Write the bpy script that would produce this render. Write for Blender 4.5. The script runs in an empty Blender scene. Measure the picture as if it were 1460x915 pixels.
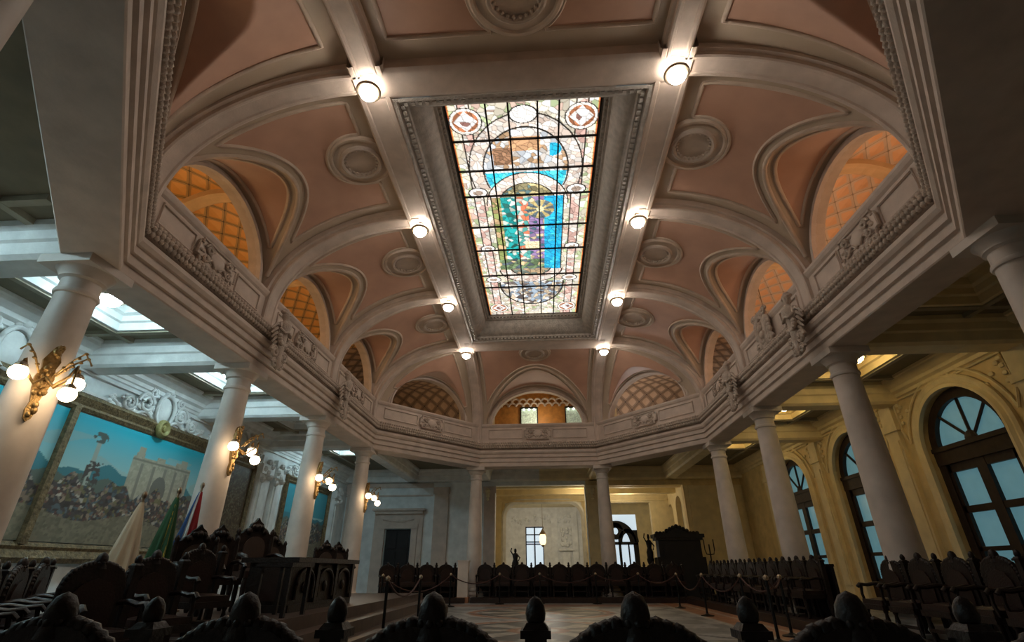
import bpy, math, random
import numpy as np
from mathutils import Vector, Matrix, noise
random.seed(7); np.random.seed(7)
C = bpy.context.scene.collection
PI = math.pi
sc = bpy.context.scene
# ------------------------------------------------------------------ camera, world, exposure
cd = bpy.data.cameras.new('camera'); cam = bpy.data.objects.new('camera', cd); C.objects.link(cam)
cd.sensor_width = 36.0; cd.lens = 36.0 * 697.83 / 1460; cd.clip_start = 0.05; cd.clip_end = 300
_yaw, _pit, _rol = -0.0605, 0.4702, -0.0036
_f = Vector((math.sin(_yaw) * math.cos(_pit), math.cos(_yaw) * math.cos(_pit), math.sin(_pit)))
_r = Vector((math.cos(_yaw), -math.sin(_yaw), 0)); _u = _r.cross(_f)
_r2 = _r * math.cos(_rol) + _u * math.sin(_rol); _u2 = -_r * math.sin(_rol) + _u * math.cos(_rol)
cam.matrix_world = Matrix(((_r2.x, _u2.x, -_f.x, 0.185), (_r2.y, _u2.y, -_f.y, 0.0), (_r2.z, _u2.z, -_f.z, 1.35), (0, 0, 0, 1)))
sc.camera = cam
sc.view_settings.view_transform = 'Standard'; sc.view_settings.look = 'None'
sc.view_settings.exposure = -0.55; sc.view_settings.gamma = 1.0; sc.view_settings.use_curve_mapping = False
w = bpy.data.worlds.new('world'); sc.world = w; w.use_nodes = True
w.node_tree.nodes['Background'].inputs[0].default_value = (0.35, 0.55, 0.65, 1)
w.node_tree.nodes['Background'].inputs[1].default_value = 0.45
E_GLASS = 2.35      # daylight through the stained glass
E_LAMP = 95.0       # vault lamps
E_COOL = 165.0       # left aisle lamps
E_WARM = 44.0       # right aisle lamps
E_SCON = 32.0       # wall sconce globes
GAL = 85.0          # unseen stand-in lights of the galleries (W)
FL = 0.30           # floor level

# ------------------------------------------------------------------ materials
def mat(name, col, rough=0.7, metal=0.0, var=0.12, scale=3.0, bump=0.0, bscale=20.0, emit=None, estr=0.0, coat=0.0):
    m = bpy.data.materials.new(name); m.use_nodes = True; nt = m.node_tree; N = nt.nodes; L = nt.links
    b = N['Principled BSDF']; b.inputs['Roughness'].default_value = rough; b.inputs['Metallic'].default_value = metal
    b.inputs['Coat Weight'].default_value = coat
    if max(col) < .05: b.inputs['Specular IOR Level'].default_value = .3
    tc = N.new('ShaderNodeTexCoord')
    nz = N.new('ShaderNodeTexNoise'); nz.inputs['Scale'].default_value = scale; nz.inputs['Detail'].default_value = 5
    L.new(tc.outputs['Object'], nz.inputs['Vector'])
    rp = N.new('ShaderNodeValToRGB'); rp.color_ramp.elements[0].position = 0.3; rp.color_ramp.elements[1].position = 0.7
    rp.color_ramp.elements[0].color = tuple(max(0, c * (1 - var)) for c in col) + (1,)
    rp.color_ramp.elements[1].color = tuple(min(1, c * (1 + var)) for c in col) + (1,)
    L.new(nz.outputs['Fac'], rp.inputs['Fac']); L.new(rp.outputs['Color'], b.inputs['Base Color'])
    if bump:
        n2 = N.new('ShaderNodeTexNoise'); n2.inputs['Scale'].default_value = bscale; n2.inputs['Detail'].default_value = 4
        L.new(tc.outputs['Object'], n2.inputs['Vector'])
        bp = N.new('ShaderNodeBump'); bp.inputs['Strength'].default_value = bump; bp.inputs['Distance'].default_value = 0.03
        L.new(n2.outputs['Fac'], bp.inputs['Height']); L.new(bp.outputs['Normal'], b.inputs['Normal'])
    if emit:
        b.inputs['Emission Color'].default_value = tuple(emit) + (1,); b.inputs['Emission Strength'].default_value = estr
    return m
PLASTER = mat('beige_plaster', (.56, .45, .36), .75, bump=.12, bscale=30)
STONE = mat('pale_rose_stucco', (.60, .50, .43), .7, bump=.12, bscale=25)
STONE_D = mat('grey_brown_stucco', (.46, .39, .33), .8, bump=.15, bscale=25)
ORN = mat('carved_stucco', (.52, .43, .36), .7, bump=.5, bscale=40)
COLM = mat('marble_column', (.62, .55, .49), .5, var=.16, scale=2.0, bump=.05, bscale=12)
OLIVE = mat('olive_ceiling_paint', (.20, .17, .11), .8)
OLIVE_L = mat('olive_ceiling_rib', (.33, .29, .21), .75)
WHITE = mat('white_stucco', (.80, .81, .79), .65, bump=.1, bscale=25)
PALE = mat('pale_wall_plaster', (.78, .82, .82), .7)
YEL = mat('ochre_wall_plaster', (.72, .56, .28), .65, var=.15, bump=.1)
YELL = mat('cream_ochre_stucco', (.78, .66, .40), .6, var=.1)
WOOD = mat('dark_carved_wood', (.014, .008, .0065), .42, var=.35, scale=9, bump=.25, bscale=35)
LEATHER = mat('dark_oxblood_leather', (.028, .014, .011), .45, var=.3, bump=.2, bscale=60)
BLACKW = mat('near_black_wood', (.012, .011, .012), .5, var=.3)
WINWOOD = mat('dark_brown_window_wood', (.028, .016, .010), .5, var=.3, scale=8)
GOLD = mat('aged_gilt_bronze', (.30, .19, .075), .4, .9, var=.3, scale=20, bump=.4, bscale=60)
BRASS = mat('dull_brass', (.35, .28, .2), .35, .9)
FRAMEG = mat('dark_gilt_frame', (.20, .145, .075), .5, .4, var=.5, scale=14, bump=.8, bscale=25)
SILV = mat('silvered_frame_stucco', (.46, .42, .38), .42, var=.2, scale=8, bump=.6, bscale=45)
LEAD = mat('lead_bar', (.02, .018, .016), .6)
CHROME = mat('black_metal', (.02, .02, .02), .35, .6)
ROPE = mat('dark_red_rope', (.06, .022, .018), .7)
ORANGEW = mat('orange_brown_panel', (.45, .19, .035), .6, var=.25, scale=5)
TERRA = mat('terracotta_marble', (.36, .17, .09), .45)
LIGHTW = mat('lamp_globe_warm', (.9, .88, .85), .3, emit=(1, .90, .78), estr=E_LAMP)
LIGHTC = mat('lamp_globe_cool', (.9, .9, .9), .3, emit=(.62, .90, 1), estr=E_COOL)
LIGHTY = mat('lamp_globe_yellow', (.9, .9, .8), .3, emit=(1, .74, .34), estr=E_WARM)
LIGHTS = mat('sconce_globe', (.9, .9, .8), .3, emit=(1, .74, .46), estr=E_SCON)
LANT = mat('lantern_glass', (.9, .7, .4), .3, emit=(1, .62, .30), estr=4)
PANE = mat('frosted_blue_pane', (.15, .3, .36), .25, emit=(.20, .47, .56), estr=.42)
DAY = mat('daylight_pane', (.5, .6, .7), .3, emit=(.72, .88, 1), estr=1.05)
FLAGW = mat('cream_flag_cloth', (.62, .55, .42), .8); FLAGG = mat('green_flag_cloth', (.02, .09, .035), .8)
FLAGY = mat('yellow_flag_cloth', (.5, .38, .05), .8); FLAGR = mat('red_flag_cloth', (.35, .02, .025), .8)
FLAGB = mat('blue_flag_cloth', (.03, .10, .28), .8); FLAGP = mat('white_flag_cloth', (.6, .58, .55), .8)
DOORGLOW = mat('green_glowing_door_glass', (.5, .6, .5), .5, var=.5, scale=14, emit=(.55, .68, .5), estr=.35)  # glazed door panel given its own glow in place of light behind it

def attr_mat(name, attr, rough=.6, emit=0.0, bump=0.0):
    m = bpy.data.materials.new(name); m.use_nodes = True; N = m.node_tree.nodes; L = m.node_tree.links
    b = N['Principled BSDF']; b.inputs['Roughness'].default_value = rough
    a = N.new('ShaderNodeVertexColor'); a.layer_name = attr
    L.new(a.outputs['Color'], b.inputs['Base Color'])
    if emit:
        b.inputs['Base Color'].default_value = (.1, .1, .1, 1); m.node_tree.links.remove(b.inputs['Base Color'].links[0])
        L.new(a.outputs['Color'], b.inputs['Emission Color']); b.inputs['Emission Strength'].default_value = emit
    return m
GLASSM = attr_mat('stained_glass', 'col', .4, E_GLASS)
PAINTM = attr_mat('oil_paint', 'col', .45)

def vault_mat():
    m = bpy.data.materials.new('vault_paint'); m.use_nodes = True; N = m.node_tree.nodes; L = m.node_tree.links
    b = N['Principled BSDF']; b.inputs['Roughness'].default_value = .55
    a = N.new('ShaderNodeAttribute'); a.attribute_name = 'panel'
    r = N.new('ShaderNodeValToRGB'); r.color_ramp.elements[0].position = .49; r.color_ramp.elements[1].position = .51
    tc = N.new('ShaderNodeTexCoord'); nz = N.new('ShaderNodeTexNoise'); nz.inputs['Scale'].default_value = 1.6; nz.inputs['Detail'].default_value = 6
    L.new(tc.outputs['Object'], nz.inputs['Vector'])
    mx = N.new('ShaderNodeMix'); mx.data_type = 'RGBA'
    r.color_ramp.elements[0].color = (.55, .44, .33, 1); r.color_ramp.elements[1].color = (.60, .36, .26, 1)
    md = N.new('ShaderNodeMath'); md.operation = 'MULTIPLY_ADD'; md.inputs[1].default_value = 4; md.inputs[2].default_value = .5; md.use_clamp = True
    L.new(a.outputs['Fac'], md.inputs[0]); L.new(md.outputs[0], r.inputs['Fac'])
    mx.blend_type = 'MULTIPLY'; mx.inputs[0].default_value = .35
    L.new(r.outputs['Color'], mx.inputs[6]); L.new(nz.outputs['Color'], mx.inputs[7])
    nr = N.new('ShaderNodeValToRGB'); nr.color_ramp.elements[0].color = (.55, .55, .55, 1); nr.color_ramp.elements[1].color = (1, 1, 1, 1)
    nr.color_ramp.elements[0].position = .3; nr.color_ramp.elements[1].position = .7
    L.new(nz.outputs['Fac'], nr.inputs['Fac']); L.new(nr.outputs['Color'], mx.inputs[7])
    L.new(mx.outputs[2], b.inputs['Base Color'])
    return m
VAULT = vault_mat()

def lattice_mat(name, c1, c2, sx, sy, wd=.1, knot=(.05, .04, .02), bumpd=.05):
    m = bpy.data.materials.new(name); m.use_nodes = True; N = m.node_tree.nodes; L = m.node_tree.links
    b = N['Principled BSDF']; b.inputs['Roughness'].default_value = .6
    uv = N.new('ShaderNodeUVMap'); vs = []
    for off in (0.0, .5):
        mp = N.new('ShaderNodeMapping'); mp.inputs['Scale'].default_value = (sx, sy, 1); mp.inputs['Location'].default_value = (off, off, 0); L.new(uv.outputs[0], mp.inputs['Vector'])
        v = N.new('ShaderNodeTexVoronoi'); v.voronoi_dimensions = '2D'; v.inputs['Scale'].default_value = 1; v.inputs['Randomness'].default_value = 0; L.new(mp.outputs[0], v.inputs['Vector']); vs.append(v)
    def math_(op, x, y):
        n = N.new('ShaderNodeMath'); n.operation = op
        for k, q in enumerate((x, y)):
            if q is None: continue
            if isinstance(q, float): n.inputs[k].default_value = q
            else: L.new(q, n.inputs[k])
        return n.outputs[0]
    d = math_('ABSOLUTE', math_('SUBTRACT', vs[0].outputs['Distance'], vs[1].outputs['Distance']), None); far = math_('MINIMUM', vs[0].outputs['Distance'], vs[1].outputs['Distance'])
    r = N.new('ShaderNodeValToRGB'); e = r.color_ramp.elements; e[0].position = .0; e[0].color = knot + (1,); e[1].position = wd * 2; e[1].color = c1 + (1,)
    k = e.new(wd * .35); k.color = c2 + (1,); k = e.new(wd * 1.3); k.color = c2 + (1,)
    L.new(d, r.inputs['Fac'])
    r2 = N.new('ShaderNodeValToRGB'); r2.color_ramp.elements[0].position = .44; r2.color_ramp.elements[0].color = (1, 1, 1, 1); r2.color_ramp.elements[1].position = .475; r2.color_ramp.elements[1].color = tuple(min(1, .35 + q) for q in knot) + (1,)
    L.new(far, r2.inputs['Fac'])
    mx = N.new('ShaderNodeMix'); mx.data_type = 'RGBA'; mx.blend_type = 'MULTIPLY'; mx.inputs[0].default_value = 1; L.new(r.outputs['Color'], mx.inputs[6]); L.new(r2.outputs['Color'], mx.inputs[7]); L.new(mx.outputs[2], b.inputs['Base Color'])
    bp = N.new('ShaderNodeBump'); bp.inputs['Strength'].default_value = .6; bp.inputs['Distance'].default_value = bumpd
    L.new(d, bp.inputs['Height']); L.new(bp.outputs['Normal'], b.inputs['Normal'])
    return m
LATO = lattice_mat('orange_lattice_vault', (.72, .35, .09), (.42, .24, .08), 1.5, 1.9, .10)
LATP = lattice_mat('peach_coffer_vault', (.74, .42, .22), (.60, .45, .33), 1.5, 1.9, .13, (.34, .27, .2))
LATB = lattice_mat('brown_scale_vault', (.46, .30, .19), (.24, .15, .09), 1.5, 1.3, .16, (.1, .06, .04), .1)

def floor_mat():
    m = bpy.data.materials.new('inlaid_marble_floor'); m.use_nodes = True; N = m.node_tree.nodes; L = m.node_tree.links
    b = N['Principled BSDF']; b.inputs['Roughness'].default_value = .42
    a = N.new('ShaderNodeVertexColor'); a.layer_name = 'col'
    tc = N.new('ShaderNodeTexCoord'); nz = N.new('ShaderNodeTexNoise'); nz.inputs['Scale'].default_value = 3; nz.inputs['Detail'].default_value = 8; nz.inputs['Distortion'].default_value = 1.5
    L.new(tc.outputs['Object'], nz.inputs['Vector'])
    r = N.new('ShaderNodeValToRGB'); r.color_ramp.elements[0].color = (.6, .6, .6, 1); r.color_ramp.elements[1].color = (1, 1, 1, 1); r.color_ramp.elements[0].position = .35; r.color_ramp.elements[1].position = .65
    L.new(nz.outputs['Fac'], r.inputs['Fac'])
    mx = N.new('ShaderNodeMix'); mx.data_type = 'RGBA'; mx.blend_type = 'MULTIPLY'; mx.inputs[0].default_value = 1
    L.new(a.outputs['Color'], mx.inputs[6]); L.new(r.outputs['Color'], mx.inputs[7]); L.new(mx.outputs[2], b.inputs['Base Color'])
    return m
FLOORM = floor_mat()

# ------------------------------------------------------------------ mesh helpers
class MB:
    def __init__(s): s.v = []; s.f = []; s.m = []; s.mi = 0; s.uv = None
    def add(s, vs, fs):
        o = len(s.v); s.v.extend([tuple(map(float, p)) for p in vs]); s.f.extend([tuple(o + i for i in f) for f in fs]); s.m.extend([s.mi] * len(fs)); return s
    def box(s, c, d, rz=0.0, tap=1.0):
        x, y, z = d[0] / 2, d[1] / 2, d[2] / 2; P = []
        for k, (sx, sy, sz) in enumerate([(-1, -1, -1), (1, -1, -1), (1, 1, -1), (-1, 1, -1), (-1, -1, 1), (1, -1, 1), (1, 1, 1), (-1, 1, 1)]):
            t = tap if sz > 0 else 1.0; px, py = sx * x * t, sy * y * t
            P.append((c[0] + px * math.cos(rz) - py * math.sin(rz), c[1] + px * math.sin(rz) + py * math.cos(rz), c[2] + sz * z))
        return s.add(P, [(0, 3, 2, 1), (4, 5, 6, 7), (0, 1, 5, 4), (1, 2, 6, 5), (2, 3, 7, 6), (3, 0, 4, 7)])
    def bb(s, x0, x1, y0, y1, z0, z1): return s.box(((x0 + x1) / 2, (y0 + y1) / 2, (z0 + z1) / 2), (x1 - x0, y1 - y0, z1 - z0))
    def lathe(s, prof, c=(0, 0, 0), n=16, a0=0, a1=2 * PI):
        full = abs(a1 - a0 - 2 * PI) < 1e-6; k = n if full else n + 1; vs = []
        for r, z in prof:
            for i in range(k):
                a = a0 + (a1 - a0) * i / n; vs.append((c[0] + r * math.cos(a), c[1] + r * math.sin(a), c[2] + z))
        fs = []
        for j in range(len(prof) - 1):
            for i in range(n):
                i2 = (i + 1) % k; fs.append((j * k + i, j * k + i2, (j + 1) * k + i2, (j + 1) * k + i))
        if full:
            if prof[0][0] > 1e-4: fs.append(tuple(range(k))[::-1])
            if prof[-1][0] > 1e-4: fs.append(tuple(range((len(prof) - 1) * k, len(prof) * k)))
        return s.add(vs, fs)
    def sphere(s, c, r, n=12, sq=(1, 1, 1)):
        m = max(4, n // 2); vs = []; fs = []
        for j in range(m + 1):
            t = PI * j / m
            for i in range(n):
                a = 2 * PI * i / n; vs.append((c[0] + r * sq[0] * math.sin(t) * math.cos(a), c[1] + r * sq[1] * math.sin(t) * math.sin(a), c[2] - r * sq[2] * math.cos(t)))
        for j in range(m):
            for i in range(n): fs.append((j * n + i, j * n + (i + 1) % n, (j + 1) * n + (i + 1) % n, (j + 1) * n + i))
        return s.add(vs, fs)
    def sweep(s, path, prof, Ns, closed=False, capp=True, closedprof=False):
        P = np.array(path, float); n = len(P); Ns = np.array(Ns, float)
        if Ns.ndim == 1: Ns = np.tile(Ns, (n, 1))
        T = np.roll(P, -1, 0) - np.roll(P, 1, 0)
        if not closed: T[0] = P[1] - P[0]; T[-1] = P[-1] - P[-2]
        T /= np.linalg.norm(T, axis=1)[:, None] + 1e-12
        B = np.cross(T, Ns); B /= np.linalg.norm(B, axis=1)[:, None] + 1e-12; Nn = np.cross(B, T)
        k = len(prof); vs = []
        for i in range(n):
            for a, b in prof: vs.append(P[i] + B[i] * a + Nn[i] * b)
        fs = []; kk = k if closedprof else k - 1
        for i in range(n if closed else n - 1):
            i2 = (i + 1) % n
            for j in range(kk): j2 = (j + 1) % k; fs.append((i * k + j, i * k + j2, i2 * k + j2, i2 * k + j))
        if capp and not closed and closedprof: fs.append(tuple(range(k))); fs.append(tuple(range((n - 1) * k, n * k))[::-1])
        return s.add(vs, fs)
    def tube(s, path, r, n=6, closed=False, up=(0.13, 0.21, 0.97), taper=None):
        prof = [(r * math.cos(2 * PI * i / n), r * math.sin(2 * PI * i / n)) for i in range(n)]
        if taper is None: return s.sweep(path, prof, up, closed, True, True)
        P = np.array(path, float); o = len(s.v); s.sweep(path, prof, up, closed, True, True); k = 0
        for i in range(len(P)):
            t = taper[0] + (taper[1] - taper[0]) * i / (len(P) - 1)
            for j in range(n):
                q = np.array(s.v[o + i * n + j]); s.v[o + i * n + j] = tuple(P[i] + (q - P[i]) * t)
        return s
    def prism(s, pts, M, depth):                     # outline pts (x,z) in local frame M, thickness along local y
        n = len(pts); vs = [M @ Vector((x, -depth / 2, z)) for x, z in pts] + [M @ Vector((x, depth / 2, z)) for x, z in pts]
        return s.add(vs, [tuple(range(n)), tuple(range(2 * n - 1, n - 1, -1))] + [(i, n + i, n + (i + 1) % n, (i + 1) % n) for i in range(n)])
    def xf(s, M): s.v = [tuple(M @ Vector(p)) for p in s.v]; return s
    def build(s, name, mats, parent=None, smooth=None, world=False):
        me = bpy.data.meshes.new(name); me.from_pydata(s.v, [], s.f)
        if not isinstance(mats, (list, tuple)): mats = [mats]
        for m in mats: me.materials.append(m)
        if len(mats) > 1: me.polygons.foreach_set('material_index', s.m)
        if smooth:
            me.polygons.foreach_set('use_smooth', [True] * len(me.polygons)); me.update()
            try: me.set_sharp_from_angle(angle=math.radians(smooth))
            except Exception: pass
        me.update()
        o = bpy.data.objects.new(name, me); C.objects.link(o)
        if parent is not None:
            o.parent = parent
            if world: o.matrix_parent_inverse = parent.matrix_basis.inverted()
        return o
def tag(o, label, cat, group=None, kind=None):
    o['label'] = label; o['category'] = cat
    if group: o['group'] = group
    if kind: o['kind'] = kind
    return o
def thing(name, label, cat, loc=(0, 0, 0), rz=0.0, group=None, scale=1.0):
    o = bpy.data.objects.new(name, None); C.objects.link(o); o.empty_display_size = .2
    o.matrix_basis = Matrix.Translation(loc) @ Matrix.Rotation(rz, 4, 'Z') @ Matrix.Scale(scale, 4)
    return tag(o, label, cat, group)
def struct(mb, name, mats, smooth=None):
    o = mb.build(name, mats, None, smooth); o['kind'] = 'structure'; return o
KIDS = {}
def dup(root, loc, rz, label, group=None, scale=1.0):
    r = root.copy(); C.objects.link(r); r.matrix_basis = Matrix.Translation(loc) @ Matrix.Rotation(rz, 4, 'Z') @ Matrix.Scale(scale, 4)
    r['label'] = label
    if group: r['group'] = group
    def rec(a, b):
        for ch in [c for c in C.objects if c.parent == a] if a.name not in KIDS else KIDS[a.name]:
            c = ch.copy(); C.objects.link(c); c.parent = b; rec(ch, c)
    rec(root, r); return r
def freeze(root):
    def rec(a):
        KIDS[a.name] = list(a.children)
        for c in KIDS[a.name]: rec(c)
    rec(root); return root
ORD = ['first', 'second', 'third', 'fourth', 'fifth', 'sixth', 'seventh', 'eighth', 'ninth', 'tenth', 'eleventh', 'twelfth', 'thirteenth', 'fourteenth', 'fifteenth', 'sixteenth']

# ------------------------------------------------------------------ plan
YC = [5.42, 9.32, 13.20, 17.10]; YR = [5.55, 9.36, 13.2, 17.05]; XC = 6.09; XB = 2.60; YF = 21.02; YN = 1.2
OCT = [(-XC, YC[0]), (-XC, YC[3]), (-XB, YF), (XB, YF), (XC, YC[3]), (XC, YC[0]), (XB, YN), (-XB, YN)]   # clockwise from above
def offset(poly, d):                                # inwards for clockwise polygon
    n = len(poly); out = []
    for i in range(n):
        p0, p1, p2 = (Vector(poly[(i + k) % n]) for k in (-1, 0, 1))
        a = (p1 - p0).normalized(); b = (p2 - p1).normalized(); na = Vector((a.y, -a.x)); nb = Vector((b.y, -b.x))
        m = (na + nb).normalized(); out.append(tuple(p1 + m * (d / m.dot(na))))
    return out
def ring(mb, prof, poly=OCT, closedprof=False):
    rows = [[(x, y, z) for x, y in offset(poly, o)] for o, z in prof]; n = len(poly); vs = [p for r in rows for p in r]; fs = []
    kk = len(prof) if closedprof else len(prof) - 1
    for j in range(kk):
        j2 = (j + 1) % len(prof)
        for i in range(n): i2 = (i + 1) % n; fs.append((j * n + i, j2 * n + i, j2 * n + i2, j * n + i2))
    mb.add(vs, fs)
# entablature and parapet
m = MB()
ring(m, [(-.34, 5.75), (-.34, 5.22), (-.30, 5.15), (.33, 5.15), (.345, 5.17), (.345, 5.28), (.32, 5.295), (.32, 5.32), (.375, 5.335), (.375, 5.45), (.345, 5.465), (.345, 5.49), (.405, 5.51), (.405, 5.60), (.375, 5.615), (.375, 5.64), (.42, 5.66), (.455, 5.72), (.455, 5.79), (.30, 5.81), (.30, 5.87), (.16, 5.88)])
struct(m, 'trim_1', STONE)
m = MB(); ring(m, [(.24, 6.10), (.24, 6.20), (.20, 6.22), (.20, 6.80), (.24, 6.84), (.27, 6.90), (.27, 6.95), (-.35, 6.95), (-.35, 6.2)])
struct(m, 'trim_2', STONE)
m = MB(); pp = offset(OCT, .215)
for i in range(8):
    a = Vector(pp[i]); b = Vector(pp[(i + 1) % 8]); L = (b - a).length; d = (b - a) / L; nb = 3 if i in (0, 4) else 1
    for k in range(nb):
        c0, c1 = L * k / nb + .42, L * (k + 1) / nb - .42; mid = (c0 + c1) / 2
        for u0, u1 in ((c0, mid - .66), (mid + .66, c1)):
            if u1 - u0 > .2: m.tube([(*(a + d * u), z) for u, z in ((u0, 6.34), (u1, 6.34), (u1, 6.72), (u0, 6.72))], .028, 5, True)
struct(m, 'trim_21', STONE)
# leaf torus
m = MB(); ring(m, [(.16, 5.88)] + [(.36 + .11 * math.cos(a), 6.0 + .12 * math.sin(a)) for a in [PI * (k / 5 - .5) for k in range(6)]] + [(.16, 6.12)])
po = [offset(OCT, .36 + .115 * math.cos(q)) for q in (-.75, 0, .75)]
for i in range(8):
    for r_, q in enumerate((-.75, 0, .75)):
        a = Vector(po[r_][i]); b = Vector(po[r_][(i + 1) % 8]); n = int((b - a).length / .095)
        for k in range(n):
            p = a.lerp(b, (k + .25 + .5 * (r_ % 2)) / n)
            if p.y > 0: m.sphere((p.x, p.y, 6.0 + .125 * math.sin(q)), .05, 6)
struct(m, 'trim_3', ORN, 60)

# ------------------------------------------------------------------ columns
def make_column(label):
    t = thing('marble_column', label, 'column', (0, 0, FL))
    h = 5.15 - FL
    b = MB(); b.box((0, 0, .09), (.86, .86, .18)); b.lathe([(.42, .18), (.44, .23), (.42, .29), (.36, .31), (.35, .34), (.38, .37), (.36, .42), (.315, .44)], n=28)
    b.build('base', COLM, t, 40)
    s = MB(); s.lathe([(.315, .44), (.30, .5)] + [(.30 - .072 * (k / 10) ** 1.5, .5 + (h - 1.05) * k / 10) for k in range(11)] + [(.228, h - .5)], n=32); s.build('shaft', COLM, t, 40)
    c = MB(); c.lathe([(.228, h - .5), (.25, h - .49), (.26, h - .46), (.25, h - .43), (.23, h - .42), (.23, h - .28), (.25, h - .26), (.27, h - .25), (.27, h - .22), (.32, h - .14), (.34, h - .12)], n=32)
    c.box((0, 0, h - .06), (.74, .74, .12)); c.build('capital', COLM, t, 40)
    return freeze(t)
col0 = make_column('x')
cl = []
for sx, sn in ((-1, 'left'), (1, 'right')):
    for i, nm in enumerate(['nearest', 'second', 'third', 'fourth']):
        cl.append(((sx * XC, YC[i], FL), '%s pale marble column of the %s-hand row%s' % (nm, sn, ', with a gilt wall sconce' if sx < 0 else ' beside the ochre window aisle')))
cl += [((-XB, YF, FL), 'slender marble column left of the wide far opening'), ((XB, YF, FL), 'slender marble column right of the wide far opening'),
       ((-XB, YN, FL), 'marble column at the near left corner, close above camera'), ((XB, YN, FL), 'marble column at the near right corner beside camera')]
for k, (loc, lb) in enumerate(cl):
    if k == 0: col0.matrix_basis = Matrix.Translation(loc); col0['label'] = lb; col0['group'] = 'columns round the hall'
    else: dup(col0, loc, 0, lb, 'columns round the hall')

# ------------------------------------------------------------------ arched wall builder
def arch_wall(mb, A, B, of, ob, z0, z1, ops, nseg=20):
    """wall A->B; +n is inward (right of travel for clockwise). ops: (centre, half_w, z_bottom, z_spring, rise)"""
    A = Vector(A); B = Vector(B); L = (B - A).length; t = (B - A) / L; n = Vector((t.y, -t.x))
    def P(s, z, o): q = A + t * s + n * o; return (q.x, q.y, z)
    def quad(a, b): mb.add(a, [(0, 1, 2, 3)])
    cuts = sorted(set([0, L] + [c + sg * h for c, h, *_ in ops for sg in (-1, 1)]))
    for s0, s1 in zip(cuts[:-1], cuts[1:]):
        mid = (s0 + s1) / 2; op = next((o for o in ops if abs(mid - o[0]) < o[1]), None)
        if op is None:
            for o in (of, ob): mb.add([P(s0, z0, o), P(s1, z0, o), P(s1, z1, o), P(s0, z1, o)], [(0, 1, 2, 3)])
            continue
        c, h, zb, zs, rise = op; N = nseg if rise > 0 else 1
        if rise > 0: ss = [c - h * math.cos(PI * k / N) for k in range(N + 1)]; zz = [zs + rise * math.sin(PI * k / N) for k in range(N + 1)]
        else: ss = [s0, s1]; zz = [zs, zs]
        for k in range(N):
            for o in (of, ob):
                mb.add([P(ss[k], zz[k], o), P(ss[k + 1], zz[k + 1], o), P(ss[k + 1], z1, o), P(ss[k], z1, o)], [(0, 1, 2, 3)])
                if zb > z0 + 1e-4: mb.add([P(ss[k], z0, o), P(ss[k + 1], z0, o), P(ss[k + 1], zb, o), P(ss[k], zb, o)], [(0, 1, 2, 3)])
            mb.add([P(ss[k], zz[k], of), P(ss[k + 1], zz[k + 1], of), P(ss[k + 1], zz[k + 1], ob), P(ss[k], zz[k], ob)], [(0, 1, 2, 3)])
        for s in (s0, s1): mb.add([P(s, zb, of), P(s, zs, of), P(s, zs, ob), P(s, zb, ob)], [(0, 1, 2, 3)])
        if zb > z0 + 1e-4: mb.add([P(s0, zb, of), P(s1, zb, of), P(s1, zb, ob), P(s0, zb, ob)], [(0, 1, 2, 3)])
def arch_path(A, B, c, h, zb, zs, rise, o, nseg=24):
    A = Vector(A); B = Vector(B); t = (B - A).normalized(); n = Vector((t.y, -t.x)); out = []
    for s, z in [(c - h, zb)] * (zb < zs - 1e-3) + [(c - h * math.cos(PI * k / nseg), zs + rise * math.sin(PI * k / nseg)) for k in range(nseg + 1)] + [(c + h, zb)] * (zb < zs - 1e-3):
        q = A + t * s + n * o; out.append((q.x, q.y, z))
    return out, Vector((n.x, n.y, 0))

# ------------------------------------------------------------------ vaults
def contour(F, P):
    """zero contours of F on grid, returned as 3-D polylines through P"""
    E = {}
    n, k = F.shape
    def key(i, j, d): return (i, j, d)
    def pt(i, j, d):
        i2, j2 = (i + 1, j) if d == 0 else (i, j + 1); a, b = F[i, j], F[i2, j2]; t = a / (a - b); return P[i, j] * (1 - t) + P[i2, j2] * t
    seg = {}
    for i in range(n - 1):
        for j in range(k - 1):
            s = [F[i, j] > 0, F[i + 1, j] > 0, F[i + 1, j + 1] > 0, F[i, j + 1] > 0]
            ed = [(i, j, 0), (i + 1, j, 1), (i, j + 1, 0), (i, j, 1)]
            cr = [ed[q] for q in range(4) if s[q] != s[(q + 1) % 4]]
            for a, b in ((cr[0], cr[1]),) if len(cr) == 2 else ((cr[0], cr[1]), (cr[2], cr[3])) if len(cr) == 4 else ():
                seg.setdefault(a, []).append(b); seg.setdefault(b, []).append(a)
    seen = set(); out = []
    for st in sorted(seg, key=lambda q: len(seg[q])):
        if st in seen: continue
        ch = [st]; seen.add(st); closed = False
        while True:
            nx = [q for q in seg[ch[-1]] if q not in seen]
            if not nx:
                closed = len(ch) > 3 and ch[0] in seg[ch[-1]]; break
            ch.append(nx[0]); seen.add(nx[0])
        pts = np.array([pt(*q) for q in ch])
        if len(pts) > 5: out.append((pts, closed))
    return out
def dist(P, Q):
    Q = np.array(Q); F = P.reshape(-1, 3); d = np.full(len(F), 1e9)
    for q in Q: d = np.minimum(d, ((F - q) ** 2).sum(1))
    return np.sqrt(d).reshape(P.shape[:2])
Z0, ZT = 6.60, 9.10
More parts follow.
